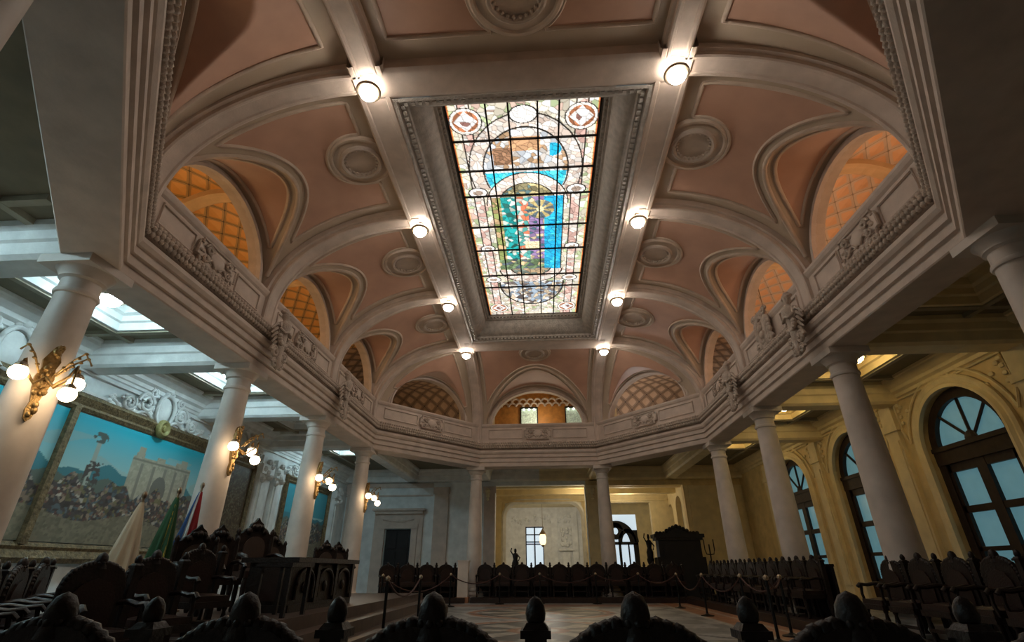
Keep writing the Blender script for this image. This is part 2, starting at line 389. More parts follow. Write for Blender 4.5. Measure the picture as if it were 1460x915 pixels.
def bay(A, B, A2, B2, arch, groin=True, med=None, label='', edge=.50, tilt=.12, ns=93, nv=69):
    A, B, A2, B2 = (np.array(q, float) for q in (A, B, A2, B2)); L = np.linalg.norm(B - A)
    s = np.linspace(-1, 1, ns); v = 1 - np.cos(np.linspace(0, PI / 2, nv)); v = (v + np.linspace(0, 1, nv)) / 2
    S, V = np.meshgrid(s, v, indexing='ij')
    xy = ((A + (B - A) * (S[..., None] + 1) / 2) * (1 - V[..., None]) + (A2 + (B2 - A2) * (S[..., None] + 1) / 2) * V[..., None])
    zc = Z0 + (ZT - Z0) * np.sqrt(np.clip(1 - (1 - V) ** 2, 0, 1))
    R, zs, rise = arch; q = S * L / 2
    zl = np.where(np.abs(q) < R, zs + rise * np.sqrt(np.clip(1 - (q / R) ** 2, 0, 1)) + tilt * V, -9)
    z = np.maximum(zc, zl); P = np.concatenate([xy, z[..., None]], 2)
    # groin polyline
    gl = []
    for i in range(ns):
        d = (zl - zc)[i]; k = np.where((d[:-1] > 0) & (d[1:] <= 0))[0]
        if len(k): j = k[-1]; t = d[j] / (d[j] - d[j + 1]); gl.append(P[i, j] * (1 - t) + P[i, j + 1] * t)
    ed = dist(P, [P[0, j] for j in range(nv)] + [P[-1, j] for j in range(nv)] + ([P[i, -1] for i in range(0, ns, 2)] if np.linalg.norm(A2 - B2) > .5 else []))
    F = ed - edge
    if groin and gl: F = np.minimum(F, dist(P, gl) - .19)
    F = np.minimum(F, np.where(zl > zc, dist(P, [P[i, 0] for i in range(ns) if abs(q[i, 0]) < R]) - .16, 9))
    F = np.minimum(F, dist(P, [P[i, 0] for i in range(ns)]) - .2)
    tang = None
    if med:
        vm, rm = med; j = int(np.argmin(np.abs(v - vm))); i = ns // 2; cm = P[i, j]
        F = np.minimum(F, np.sqrt(((P - cm) ** 2).sum(2)) - rm * 1.2)
        e1 = P[i + 3, j] - P[i - 3, j]; e2 = P[i, min(j + 3, nv - 1)] - P[i, j - 3]; nn = np.cross(e1, e2); nn /= np.linalg.norm(nn); nn = nn if nn[2] < 0 else -nn
    mb = MB(); fs = [(i * nv + j, i * nv + j + 1, (i + 1) * nv + j + 1, (i + 1) * nv + j) for i in range(ns - 1) for j in range(nv - 1)]
    mb.add(P.reshape(-1, 3), fs); o = mb.build('ceiling', VAULT, None, 50); o['kind'] = 'structure'
    at = o.data.attributes.new('panel', 'FLOAT', 'POINT'); at.data.foreach_set('value', F.reshape(-1).astype(np.float32))
    # mouldings
    mm = MB()
    for pts, closed in contour(F, P):
        pts = pts[::2] if len(pts) > 30 else pts
        mm.tube(pts, .042, 6, closed)
        if len(pts) > 20: pass
    if groin and gl: mm.tube(np.array(gl)[1:-1], .05, 6)
    if mm.v: struct(mm, 'trim', PLASTER, 60)
    if med:
        cm = cm + nn * .02; X = Vector(e1).normalized(); Zv = Vector(nn); Yv = Zv.cross(X)
        M = Matrix(((X.x, Yv.x, Zv.x, cm[0]), (X.y, Yv.y, Zv.y, cm[1]), (X.z, Yv.z, Zv.z, cm[2]), (0, 0, 0, 1)))
        t = thing('ceiling_medallion', label, 'medallion', tuple(cm), 0, 'round stucco medallions in the vault')
        r1 = MB(); r1.lathe([(rm * 1.18, -.12), (rm * 1.18, .02), (rm * 1.12, .06), (rm * 1.04, .06), (rm, .02), (rm * .78, .03), (rm * .76, .02)], n=40).xf(M); r1.build('outer_ring', PLASTER, t, 35, True)
        r2 = MB(); r2.lathe([(rm * .78, 0), (rm * .76, .07), (rm * .7, .1), (rm * .64, .09), (rm * .58, .03), (rm * .56, .0)], n=40)
        for k in range(22): a = 2 * PI * k / 22; r2.sphere((rm * .57 * math.cos(a), rm * .57 * math.sin(a), .05), rm * .055, 6)
        r2.xf(M); r2.build('beaded_ring', ORN, t, 35, True)
        d = MB(); d.lathe([(0, .01), (rm * .3, .012), (rm * .6, .005), (rm * .6, -.1)], n=32).xf(M); d.build('disc', PINK, t, 35, True)
    return P
PINK = mat('rose_disc_paint', (.58, .33, .24), .6)
VX = 6.06
bn = ['nearest', 'middle', 'farthest']
for sx, sn in ((-1, 'left'), (1, 'right')):
    for i in range(3):
        a = YC[i], YC[i + 1]; r = YR[i], YR[i + 1]
        bay((sx * VX, a[0] + .05), (sx * VX, a[1] + .05), (sx * 2.75, r[0]), (sx * 2.75, r[1]), (1.70, 6.9, 1.62), True, (.80, .56), 'round stucco medallion in %s bay of the %s-hand vault' % (bn[i], sn))
bay((-XB, YF - .05), (XB, YF - .05), (-2.6, 17.25), (2.6, 17.25), (2.2, 6.9, 1.80), True, (.82, .5), 'round medallion above the far arch beyond the stained glass', edge=.40, tilt=.22)
bay((-XB, YN + .05), (XB, YN + .05), (-2.6, 5.35), (2.6, 5.35), (2.12, 6.9, 1.70), True, (.73, .62), 'largest round medallion, overhead at the near end', edge=.45)
for sx in (-1, 1):
    bay((sx * VX, YC[3]), (sx * XB, YF - .05), (sx * 2.75, 17.2), (sx * 2.75, 17.2), (1.98, 6.9, 1.55), False, None, edge=.5)
    bay((sx * VX, YC[0]), (sx * XB, YN + .05), (sx * 2.75, 5.4), (sx * 2.75, 5.4), (1.98, 6.9, 1.55), False, None, edge=.5)

# gallery arcade walls and archivolts
aw = MB(); av = MB()
for i in range(8):
    A, B = OCT[i], OCT[(i + 1) % 8]; L = (Vector(B) - Vector(A)).length
    if i in (0, 4): ops = [(L * 0 + (YC[k] + YC[k + 1]) / 2 - YC[0] if i == 0 else YC[3] - (YC[k] + YC[k + 1]) / 2, 1.52, 6.9, 6.95, 1.42) for k in range(3)]; ro = .17
    elif i in (2, 6): ops = [(L / 2, 1.95, 6.9, 6.95, 1.5)]; ro = .17
    else: ops = [(L / 2, 1.80, 6.9, 6.95, 1.4)]; ro = .17
    arch_wall(aw, A, B, .04, -.15, 6.2, 9.25, ops)
    for c, h, zb, zs, ri in ops:
        p, n = arch_path(A, B, c, h + ro * .5, zs, zs, ri + ro * .5, .04)
        Ns = np.array([n] * len(p)); s2 = ro * .5
        av.sweep(p, [(-s2, -.02), (-s2, .03), (-s2 * .5, .07), (s2 * .1, .05), (s2 * .3, .09), (s2, .09), (s2, -.02)], Ns)
struct(aw, 'wall_arcade', PLASTER); struct(av, 'trim_4', STONE, 40)

# ribs
RP = [(-.25, -.40), (-.25, -.12), (-.20, -.10), (-.20, -.02), (-.17, 0), (-.13, 0), (-.11, -.025), (.11, -.025), (.13, 0), (.17, 0), (.20, -.02), (.20, -.10), (.25, -.12), (.25, -.40)]
def rib(p_wall, p_in, name='trim'):
    W = Vector(p_wall); I = Vector(p_in); a = (W - I).length; d = (W - I).normalized(); path = []; Ns = []
    b = 8.84 - 6.6
    for z in (6.12, 6.35, 6.5): path.append((W.x, W.y, z)); Ns.append((-d.x, -d.y, 0))
    for k in range(0, 25):
        th = PI / 2 * k / 24; q = I + d * a * math.cos(th); path.append((q.x, q.y, 6.6 + b * math.sin(th))); Ns.append((-d.x * math.cos(th) / a * b, -d.y * math.cos(th) / a * b, -math.sin(th)))
    q = I - d * .25; path.append((q.x, q.y, 8.84)); Ns.append((0, 0, -1))
    mb = MB(); mb.sweep(path, RP, Ns); struct(mb, name, STONE, 30)
for sx in (-1, 1):
    for i in range(4): rib((sx * 5.80, YR[i] + (.0 if i < 3 else -.02)), (sx * 2.85, YR[i]))
    rib((sx * XB, YF - .29), (sx * 2.6, 17.3)); rib((sx * XB, YN + .29), (sx * 2.6, 5.3))
# beams round the skylight
m = MB()
for sx in (-1, 1):
    m.sweep([(sx * 2.6, 5.2, 8.84), (sx * 2.6, 17.4, 8.84)], [(-.31, -.4), (-.31, -.04), (-.27, 0), (-.2, 0), (-.18, -.02), (.18, -.02), (.2, 0), (.27, 0), (.31, -.04), (.31, -.4)], (0, 0, -1))
m.sweep([(-2.6, 5.58, 8.835), (2.6, 5.58, 8.835)], [(-.30, -.4), (-.30, -.06), (-.25, -.02), (-.2, 0), (.2, 0), (.25, -.02), (.30, -.06), (.30, -.4)], (0, 0, -1))
m.sweep([(-2.6, 16.85, 8.835), (2.6, 16.85, 8.835)], [(-.44, -.4), (-.44, -.06), (-.38, -.02), (-.3, 0), (.3, 0), (.38, -.02), (.44, -.06), (.44, -.4)], (0, 0, -1))
m.bb(-6.2, -2.4, 1.2, 21.2, 9.3, 9.4); m.bb(2.4, 6.2, 1.2, 21.2, 9.3, 9.4); m.bb(-2.4, 2.4, 1.2, 5.9, 9.3, 9.4); m.bb(-2.4, 2.4, 16.4, 21.2, 9.3, 9.4)
struct(m, 'trim_5', STONE, 30)
# ------------------------------------------------------------------ stained glass skylight
GX, GY0, GY1, GZ = 1.56, 6.62, 15.68, 9.60
sky = thing('stained_glass_skylight', 'long rectangular stained glass skylight of coloured allegorical panels, daylight behind', 'skylight', (0, 11.15, GZ))
RECT = [(-2.3, 5.88), (-2.3, 16.42), (2.3, 16.42), (2.3, 5.88)]
m = MB(); ring(m, [(-.02, 8.86), (.06, 8.86), (.08, 8.92), (.20, 8.94), (.22, 9.0), (.27, 9.02), (.36, 9.08), (.46, 9.2), (.52, 9.34), (.55, 9.46), (.60, 9.48), (.62, 9.54), (.68, 9.55), (.70, 9.62), (.76, 9.62)], RECT)
pr = offset(RECT, .15)
for d, zz, st, sz in ((.14, 8.915, .13, .07), (.645, 9.53, .12, .05)):
    pr = offset(RECT, d)
    for i in range(4):
        a = Vector(pr[i]); b = Vector(pr[(i + 1) % 4]); n = int((b - a).length / st)
        for k in range(n): p = a.lerp(b, (k + .5) / n); m.box((p.x, p.y, zz), (sz, sz, .05))
m.build('frame', SILV, sky, 35, True)
def vor(px, py, pts):
    best = np.full(px.shape, 1e9); idx = np.zeros(px.shape, int)
    for k, (a, b) in enumerate(pts):
        d = (px - a) ** 2 + (py - b) ** 2; u = d < best; best[u] = d[u]; idx[u] = k
    return idx, np.sqrt(best)
def grid_picture(name, nx, ny, colfn, to3d, material, parent):
    u = np.linspace(0, 1, nx); v = np.linspace(0, 1, ny); U, V = np.meshgrid(u, v, indexing='ij'); col = np.clip(colfn(U, V), 0, 4)
    P = to3d(U, V); mb = MB(); mb.add(P.reshape(-1, 3), [(i * ny + j, (i + 1) * ny + j, (i + 1) * ny + j + 1, i * ny + j + 1) for i in range(nx - 1) for j in range(ny - 1)])
    o = mb.build(name, material, parent, None, parent is not None)
    ca = o.data.color_attributes.new('col', 'FLOAT_COLOR', 'POINT'); ca.data.foreach_set('color', np.concatenate([col, np.ones(col.shape[:2] + (1,))], 2).reshape(-1).astype(np.float32)); return o
rg = np.random.RandomState(11)
def glass_cols(U, V):
    x = (U * 2 - 1); y = GY0 + V * (GY1 - GY0)                     # x in half widths, y metres
    X = x * GX; n = (rg.rand(1700, 2) * [2 * GX, GY1 - GY0] + [-GX, GY0]); idx, bd = vor(X, y, n)
    hv = rg.rand(1700); h2 = rg.rand(1700)
    g = hv[idx][..., None]; k = h2[idx][..., None]
    def c(r, gg, b): return np.array([r, gg, b])[None, None, :]
    def put(mask, colr): nonlocal out; out = np.where(mask[..., None], colr, out)
    cream = np.where(k < .45, c(.78, .70, .55), np.where(k < .62, c(.50, .58, .33), np.where(k < .8, c(.74, .52, .42), c(.9, .86, .78)))) * (.55 + .6 * g)
    out = cream.copy()
    def line(m): put(m, c(.02, .018, .015) + 0 * g)
    ax = np.abs(X)
    put((ax > GX - .035), c(.55, .12, .04) * (.4 + .8 * g)); put((ax < GX - .035) & (ax > GX - .06), c(.6, .45, .15) + 0 * g)
    # vertical jewelled side bands
    sb = (ax > 1.08) & (ax < 1.32); put(sb, np.where(k < .5, c(.85, .76, .66), c(.72, .45, .38)) * (.6 + .5 * g)); line(np.abs(ax - 1.32) < .012); line(np.abs(ax - 1.08) < .012)
    # upper arched scene
    cy = 8.55; e = np.sqrt((X / 1.30) ** 2 + ((y - cy) / 1.62) ** 2); up = (y < cy + .55)
    put(up & (e < 1), np.where(k < .6, c(.9, .82, .74), c(.75, .6, .5)) * (.6 + .5 * g)); line(up & (np.abs(e - 1) < .012))
    e2 = np.sqrt((X / .98) ** 2 + ((y - cy) / 1.25) ** 2)
    put(up & (e2 < 1), np.where(k < .5, c(.86, .78, .70), np.where(k < .7, c(.55, .35, .2), c(.72, .76, .8))) * (.5 + .6 * g)); line(up & (np.abs(e2 - 1) < .018))
    put(up & (e2 < .97) & (y > cy + .05), np.where(k < .7, c(.03, .52, .72), c(.1, .65, .75)) * (.6 + .7 * g))
    put(up & (e2 < .95) & (np.abs(X) < .35) & (np.abs(y - 7.75) < .2), c(.75, .42, .22) * (.6 + .6 * g)); put(up & (e2 < .95) & (np.abs(X + .5) < .22) & (np.abs(y - 8.1) < .25), c(.3, .16, .09) * (.6 + .9 * g))
    put(up & (np.sqrt((X - .62) ** 2 + (y - 7.95) ** 2) < .19) & (X > .55), c(.02, .45, .68) + 0 * g)
    # cream arch over main panel
    e3 = np.sqrt((X / 1.02) ** 2 + ((y - 9.75) / 1.12) ** 2); put((y < 9.75) & (e3 < 1), np.where(k < .7, c(.92, .84, .74), c(.8, .6, .5)) * (.7 + .4 * g)); line((y < 9.75) & (np.abs(e3 - 1) < .016))
    e4 = np.sqrt((X / .72) ** 2 + ((y - 9.75) / .78) ** 2); put((y < 9.75) & (e4 < 1), np.where(k < .5, c(.30, .26, .14), np.where(k < .8, c(.6, .5, .25), c(.12, .2, .2))) * (.5 + .8 * g)); line((y < 9.75) & (np.abs(e4 - 1) < .02))
    # main panel
    mp = (ax < .92) & (y > 9.3) & (y < 12.75) & ((y > 9.75) | (X > .2) | (X < -.35) | (e4 < 1)); mp &= (y > 9.45)
    base = np.where(X[..., None] > .42, np.where(k < .75, c(.015, .42, .72), c(.05, .6, .8)) * (.6 + .6 * g),
            np.where(X[..., None] > .02, np.where(k < .6, c(.33, .22, .42), np.where(k < .8, c(.06, .16, .2), c(.8, .62, .4))) * (.5 + .7 * g),
            np.where(X[..., None] > -.32, np.where(k < .45, c(.85, .76, .66), np.where(k < .75, c(.75, .20, .10), c(.10, .4, .36))) * (.6 + .5 * g),
            np.where(X[..., None] > -.68, np.where(k < .6, c(.015, .33, .32), np.where(k < .8, c(.02, .12, .10), c(.6, .7, .6))) * (.6 + .7 * g), np.where(k < .6, c(.26, .30, .1), c(.5, .34, .18)) * (.6 + .7 * g)))))
    put(mp & (ax < .9), base); line(np.abs(ax - .91) < .014 * ((y > 9.4) & (y < 12.8)))
    star = np.sqrt((X - .32) ** 2 + (y - 9.95) ** 2); ang = np.arctan2(y - 9.95, X - .32); put(mp & (star < .36), np.where((np.sin(ang * 8) > .1)[..., None], c(.62, .48, .2), c(.12, .17, .2)) * (.6 + .5 * g)); put(star < .1, c(.95, .85, .5) + 0 * g)
    fl = (y > 12.2) & mp & (X < .42); put(fl, np.where(k < .5, c(.16, .24, .12), np.where(k < .8, c(.10, .13, .16), c(.6, .45, .25))) * (.5 + .8 * g))
    put((np.abs(X - .1) < .22) & (np.abs(y - 11.5) < .18), c(.9, .72, .45) + 0 * g)
    # lower curve and scene
    e5 = np.sqrt((X / .95) ** 2 + ((y - 12.75) / .75) ** 2); put((y > 12.75) & (e5 < 1), np.where(k < .7, c(.9, .8, .7), c(.7, .5, .42)) * (.6 + .5 * g)); line((y > 12.75) & (np.abs(e5 - 1) < .025))
    e6 = np.sqrt((X / .6) ** 2 + ((y - 12.7) / .4) ** 2); put((y > 12.7) & (e6 < 1), np.where(k < .5, c(.2, .24, .2), c(.42, .3, .18)) * (.5 + .8 * g)); line((y > 12.7) & (np.abs(e6 - 1) < .04))
    e7 = np.sqrt((X / 1.02) ** 2 + ((y - 13.6) / 1.35) ** 2); lo = (y > 13.45) & (e7 < 1) & (e5 > 1)
    put(lo, np.where(k < .35, c(.34, .42, .5), np.where(k < .6, c(.16, .13, .12), np.where(k < .8, c(.62, .5, .36), c(.8, .74, .66)))) * (.5 + .8 * g)); line((y > 13.45) & (np.abs(e7 - 1) < .025) & (e5 > 1))
    # corner roundels and side badges
    for bx, by, r in ((-1.2, 7.1, .27), (1.2, 7.1, .27), (-1.18, 15.2, .25), (1.18, 15.2, .25)):
        d = np.sqrt((X - bx) ** 2 + (y - by) ** 2); put(d < r * 1.25, c(.9, .84, .75) + 0 * g); put(d < r, c(.40, .15, .07) * (.6 + .8 * g)); put((np.abs(X - bx) + np.abs(y - by)) < r * .95, c(.92, .88, .84) * (.75 + .3 * g)); put((d < r * .45) & (hv[idx] > .45), c(.25, .12, .1) + 0 * g); line(np.abs(d - r * 1.25) < .012)
    for by, rr in ((9.25, .17), (11.6, .15), (13.3, .17)):
        for bx in (-1.2, 1.2):
            d = np.sqrt(((X - bx) / 1.35) ** 2 + (y - by) ** 2); put(d < rr, c(.95, .9, .85) + 0 * g); put((d < rr * .55) & (hv[idx] > .4), c(.35, .26, .2) + 0 * g); line(np.abs(d - rr) < .014)
    d = np.sqrt((X / 1.3) ** 2 + (y - 6.98) ** 2); put(d < .22, c(1, .96, .9) + 0 * g); line(np.abs(d - .22) < .014)
    # lead came between pieces
    i2 = idx.copy(); ed = np.zeros(idx.shape, bool); ed[:-1] |= idx[1:] != idx[:-1]; ed[:, :-1] |= idx[:, 1:] != idx[:, :-1]
    out = np.where(ed[..., None], out * .45, out)
    return out
grid_picture('glass', 200, 520, glass_cols, lambda U, V: np.stack([(U * 2 - 1) * GX, GY0 + V * (GY1 - GY0), np.full(U.shape, GZ + .02)], 2), GLASSM, sky)
m = MB()
for fx in (.0, .26, .405, .595, .735, 1.0): m.box((-GX + 2 * GX * fx, (GY0 + GY1) / 2, GZ), (.035, GY1 - GY0, .04))
for y in (7.6, 8.49, 9.36, 10.58, 11.67, 13.03, 13.75): m.box((0, y, GZ), (2 * GX, .035, .04))
m.build('lead_bars', LEAD, sky, None, True)
m = MB(); m.bb(-GX - .3, GX + .3, GY0 - .3, GY1 + .3, GZ + .25, GZ + .3); struct(m, 'ceiling_skylight_cap', STONE_D)

# ------------------------------------------------------------------ vault lamps
def make_lamp(light, label, drop=0.0):
    t = thing('ceiling_lamp', label, 'lamp')
    b = MB(); b.lathe([(.07, 0), (.08, -.02), (.03, -.04), (.025, -.1)], n=16); b.lathe([(.165, -.13), (.195, -.13), (.21, -.15), (.21, -.18), (.195, -.2), (.165, -.2), (.165, -.13)], n=28); b.build('base_ring', BRASS, t, 40)
    for k in range(3):
        a = 2 * PI * k / 3; c = MB(); c.tube([(.05 * math.cos(a), .05 * math.sin(a), -.03), (.14 * math.cos(a), .14 * math.sin(a), -.07), (.185 * math.cos(a), .185 * math.sin(a), -.14)], .01, 5); c.build('clip', BRASS, t)
    g = MB(); g.sphere((0, 0, -.20), .15, 18, (1, 1, .85)); g.build('globe', light, t, 80)
    if drop:
        for ch in t.children: ch.location.z -= drop; ch.scale = (1.2, 1.2, 1.0) 
        s_ = MB(); s_.tube([(0, 0, 0), (0, 0, -drop - .02)], .015, 6); s_.lathe([(.08, 0), (.06, -.02)], n=12); s_.build('stem', BRASS, t)
    return freeze(t)
lw = make_lamp(LIGHTW, 'x')
pos = []
for sx, sn in ((-1, 'left'), (1, 'right')):
    for i, nm in enumerate(['nearest', 'second', 'third', 'farthest']): pos.append(((sx * 2.6, YR[i] + .04 - (.0 if i else .05), 8.835), '%s lit globe lamp on the beam %s of the skylight' % (nm, sn)))
for k, (p, lb) in enumerate(pos):
    if k == 0: lw.matrix_basis = Matrix.Translation(p); lw['label'] = lb; lw['group'] = 'globe lamps on the vault beams'
    else: dup(lw, p, 0, lb, 'globe lamps on the vault beams')

# ------------------------------------------------------------------ shell: floor, aisles, walls
XW = 9.5; YW = 24.8; ZCE = 5.75
def floor_cols(U, V):
    x = -10 + U * 20; y = -4 + V * 46; c0 = np.array([.22, .22, .21]); col = np.tile(c0, U.shape + (1,)); 
    def put(mk, c): nonlocal col; col = np.where(mk[..., None], np.array(c), col)
    dx = np.maximum(np.abs(x) - 0, 0); cy = 11.25
    r = np.sqrt(x ** 2 + (y - cy) ** 2)
    put(((np.floor(x / .9) + np.floor(y / .9)) % 2) == 0, (.36, .355, .34))
    put((np.abs(x) > 4.0) & (np.abs(x) < 5.3), (.40, .19, .10)); put((np.abs(np.abs(x) - 4.0) < .09) | (np.abs(np.abs(x) - 5.3) < .09) | (np.abs(np.abs(x) - 4.65) < .05), (.5, .46, .4))
    put((np.abs(x) < 4) & (np.abs(y - 18.6) < .5), (.36, .20, .13))
    for cx, cyy in ((0, 11.2), (0, 15.6), (0, 6.5)):
        r = np.sqrt((x - cx) ** 2 + (y - cyy) ** 2)
        put(r < 2.15, (.46, .45, .42)); put((r < 2.0) & (r > 1.75), (.38, .17, .09)); put(r < 1.7, (.12, .115, .105)); a = np.arctan2(y - cyy, x - cx); put((r < 1.6) & (np.cos(a * 8) > 0), (.42, .38, .32)); put(r < .6, (.36, .18, .1)); put(r < .4, (.5, .46, .4))
    put((np.abs(np.abs(x) - (np.abs(y - 13.4))) < .09) & (np.abs(x) < 4), (.05, .048, .045))
    return col
fo = grid_picture('floor', 260, 560, floor_cols, lambda U, V: np.stack([-10 + U * 20, -4 + V * 46, np.full(U.shape, FL)], 2), FLOORM, None); fo['kind'] = 'structure'
# aisle ceiling with deep light wells
ce = MB(); wells = []
def well_ring(x0, x1, y0, y1, hx0, hx1, hy0, hy1):
    z = ZCE
    ce.bb(x0, x1, y0, hy0, z, z + .08); ce.bb(x0, x1, hy1, y1, z, z + .08); ce.bb(x0, hx0, hy0, hy1, z, z + .08); ce.bb(hx1, x1, hy0, hy1, z, z + .08)
    wells.append((hx0, hx1, hy0, hy1))
ROWS = [-3.0, 1.5] + YC + [YW + .1]
for sx in (-1, 1):
    for k in range(len(ROWS) - 1):
        y0, y1 = ROWS[k], ROWS[k + 1]; yc = (y0 + y1) / 2
        if k == 5: yc = 19.4
        if k == 0: yc = -.8
        xa, xb = sorted((sx * 5.9, sx * (XW + .1))); hw = (sx * 7.66 - .68, sx * 7.66 + .68)
        well_ring(xa, xb, y0, y1, hw[0], hw[1], yc - 1.05, yc + 1.05)
for sx in (-1, 1):
    ce.add([(sx * 5.9, YC[3], ZCE), (sx * 5.9, YW + .1, ZCE), (sx * XB, YW + .1, ZCE), (sx * XB, YF - .1, ZCE)], [(0, 1, 2, 3)])
    ce.add([(sx * 5.9, YC[0], ZCE), (sx * 5.9, -3, ZCE), (sx * XB, -3, ZCE), (sx * XB, YN, ZCE)], [(0, 1, 2, 3)])
ce.bb(-XB, XB, YF, YW + .1, ZCE, ZCE + .08); ce.bb(-XB, XB, -3, YN, ZCE, ZCE + .08)
struct(ce, 'ceiling_aisle', OLIVE)
# coffer ribs on the aisle ceiling
cr = MB()
for sx in (-1, 1):
    for k in range(len(ROWS) - 1):
        y0, y1 = ROWS[k] + .25, ROWS[k + 1] - .25; hx0, hx1, hy0, hy1 = wells[k + (0 if sx < 0 else len(ROWS) - 1)]
        for x in (hx0 - .12, hx1 + .12): cr.bb(x - .06, x + .06, y0, y1, ZCE - .09, ZCE)
        for y in (hy0 - .12, hy1 + .12): cr.bb(sx * 7.8 - 1.65, sx * 7.8 + 1.65, y - .06, y + .06, ZCE - .085, ZCE)
        for y in (y0 + .05, y1 - .05): cr.bb(sx * 7.8 - 1.65, sx * 7.8 + 1.65, y - .05, y + .05, ZCE - .085, ZCE)
struct(cr, 'trim_6', OLIVE_L)
cool = []; warm = []
wm = {-1: MB(), 1: MB()}
for hx0, hx1, hy0, hy1 in wells:
    sx = -1 if hx0 < 0 else 1; b = wm[sx]; t = .05
    poly = [(hx0, hy0), (hx0, hy1), (hx1, hy1), (hx1, hy0)]
    ring(b, [(-.10, ZCE - .06), (.02, ZCE - .06), (.02, ZCE + .1), (.08, ZCE + .12), (.08, ZCE + .24), (.16, ZCE + .27), (.16, ZCE + .42), (.8, ZCE + .43)], poly)
    lit = (sx < 0 and not 13.5 < (hy0 + hy1) / 2 < 17) or (sx > 0 and (hy0 + hy1) / 2 > 9)
    if lit: (cool if sx < 0 else warm).append(((hx0 + hx1) / 2, (hy0 + hy1) / 2, ZCE + .42))
struct(wm[-1], 'trim_7', WHITE); struct(wm[1], 'trim_8', YELL)
for lst, lm, sn, nm in ((cool, LIGHTC, 'left', 'cool white'), (warm, LIGHTY, 'right', 'warm yellow')):
    l0 = make_lamp(lm, 'x', .17); names = ['hindmost', 'rear', 'nearest', 'second', 'farthest'] if sn == 'left' else ['nearest', 'second', 'farthest']
    for k, p in enumerate(lst):
        lb = '%s lit globe in its ceiling well, %s one over the %s aisle' % (nm, names[k], sn)
        if k == 0: l0.matrix_basis = Matrix.Translation(p); l0['label'] = lb; l0['group'] = 'aisle ceiling lamps'
        else: dup(l0, p, 0, lb, 'aisle ceiling lamps')
# aisle beams (columns to walls)
bm = {-1: MB(), 1: MB()}
def beam(b, p0, p1, w=.27):
    b.sweep([(p0[0], p0[1], 5.18), (p1[0], p1[1], 5.18)], [(-w - .1, -.57), (-w - .1, -.48), (-w - .05, -.42), (-w - .04, -.28), (-w, -.25), (-w, -.06), (-w + .06, 0), (w - .06, 0), (w, -.06), (w, -.25), (w + .04, -.28), (w + .05, -.42), (w + .1, -.48), (w + .1, -.57)], (0, 0, -1))
for sx in (-1, 1):
    for y in YC + [1.5]: beam(bm[sx], (sx * (5.8 if y > 2 else 2.6), y), (sx * XW, y))
    beam(bm[sx], (sx * XB, YF + .2), (sx * XB, YW)); beam(bm[sx], (sx * (XC + .1), YC[3] + .1), (sx * (XC + .1), YW))
    beam(bm[sx], (sx * XW, YW - .2), (sx * .0, YW - .2), .2)
struct(bm[-1], 'trim_9', WHITE); struct(bm[1], 'trim_10', YELL)
# left wall with cornice and relief band
m = MB(); m.bb(-XW - .3, -XW, -3, YW + .3, FL, 6.2); struct(m, 'wall_left', PALE)
m = MB()
m.sweep([(-XW, -3, 5.75), (-XW, YW, 5.75)], [(0, 0), (.42, 0), (.42, -.06), (.38, -.08), (.36, -.14), (.22, -.22), (.2, -.3), (.1, -.34), (.08, -.42), (.04, -.44), (.04, -.5), (0, -.52)], (0, 0, 1))
for z, h in ((4.72, .06), (5.12, .04)): m.bb(-XW, -XW + .07, -3, YW, z, z + h)
struct(m, 'trim_11', WHITE)
m = MB(); m.bb(-XW - .3, XW + .3, -3.2, -3.0, FL, 9.5); struct(m, 'wall_back', STONE_D)
# right wall with arched windows
WC = [11.42, 15.52, 19.62]
m = MB(); arch_wall(m, (XW, YW + .3), (XW, -3), 0, -.35, FL, 6.2, [(YW + .3 - y, 1.2, FL + .02, 3.88, 1.19) for y in WC]); struct(m, 'wall_right', YEL)
m = MB()
for y in WC:
    p, n = arch_path((XW, YW), (XW, -3), YW - y, 1.33, FL, 3.88, 1.32, 0); m.sweep(p, [(-.12, 0), (-.12, .07), (-.06, .10), (.02, .06), (.08, .11), (.15, .10), (.15, 0)], np.array([n] * len(p)))
    # spandrel panels in relief above the arch shoulders
    for sg in (-1, 1):
        pts = []
        for k in range(9): a = PI / 2 - (.12 + .16 * k) ; pts.append((XW - .03, y + sg * 1.6 * math.cos(a), 3.88 + 1.56 * math.sin(a)))
        c = [(XW - .03, y + sg * 1.72, 5.26)]; m.tube(pts + [pts[-1]] , .03, 5); m.tube([pts[0], (XW - .03, y + sg * .35, 5.24), c[0], (XW - .03, y + sg * 1.72, 4.5), pts[-1]], .028, 5)
        for k in range(7):
            q = random.random(); m.sphere((XW - .02, y + sg * (1.62 - .1 * k * (k % 2)), 5.16 - .08 * k), .055, 6, (.7, 1.3, 1))
m.sweep([(XW, -3, 5.75), (XW, YW, 5.75)], [(0, 0), (-.34, 0), (-.34, -.06), (-.3, -.08), (-.28, -.14), (-.16, -.22), (-.15, -.3), (-.06, -.34), (-.05, -.42), (0, -.44)], (0, 0, 1))
for y in [WC[0] - 2.05] + [WC[k] + 2.05 for k in range(3)]:
    m.bb(XW - .10, XW, y - .24, y + .24, FL, 5.2); m.bb(XW - .14, XW, y - .30, y + .30, 4.55, 4.72); m.bb(XW - .13, XW, y - .18, y + .18, .9, 4.3)
    m.bb(XW - .2, XW, y - .3, y + .3, FL, FL + .3)
struct(m, 'trim_12', YELL, 40)
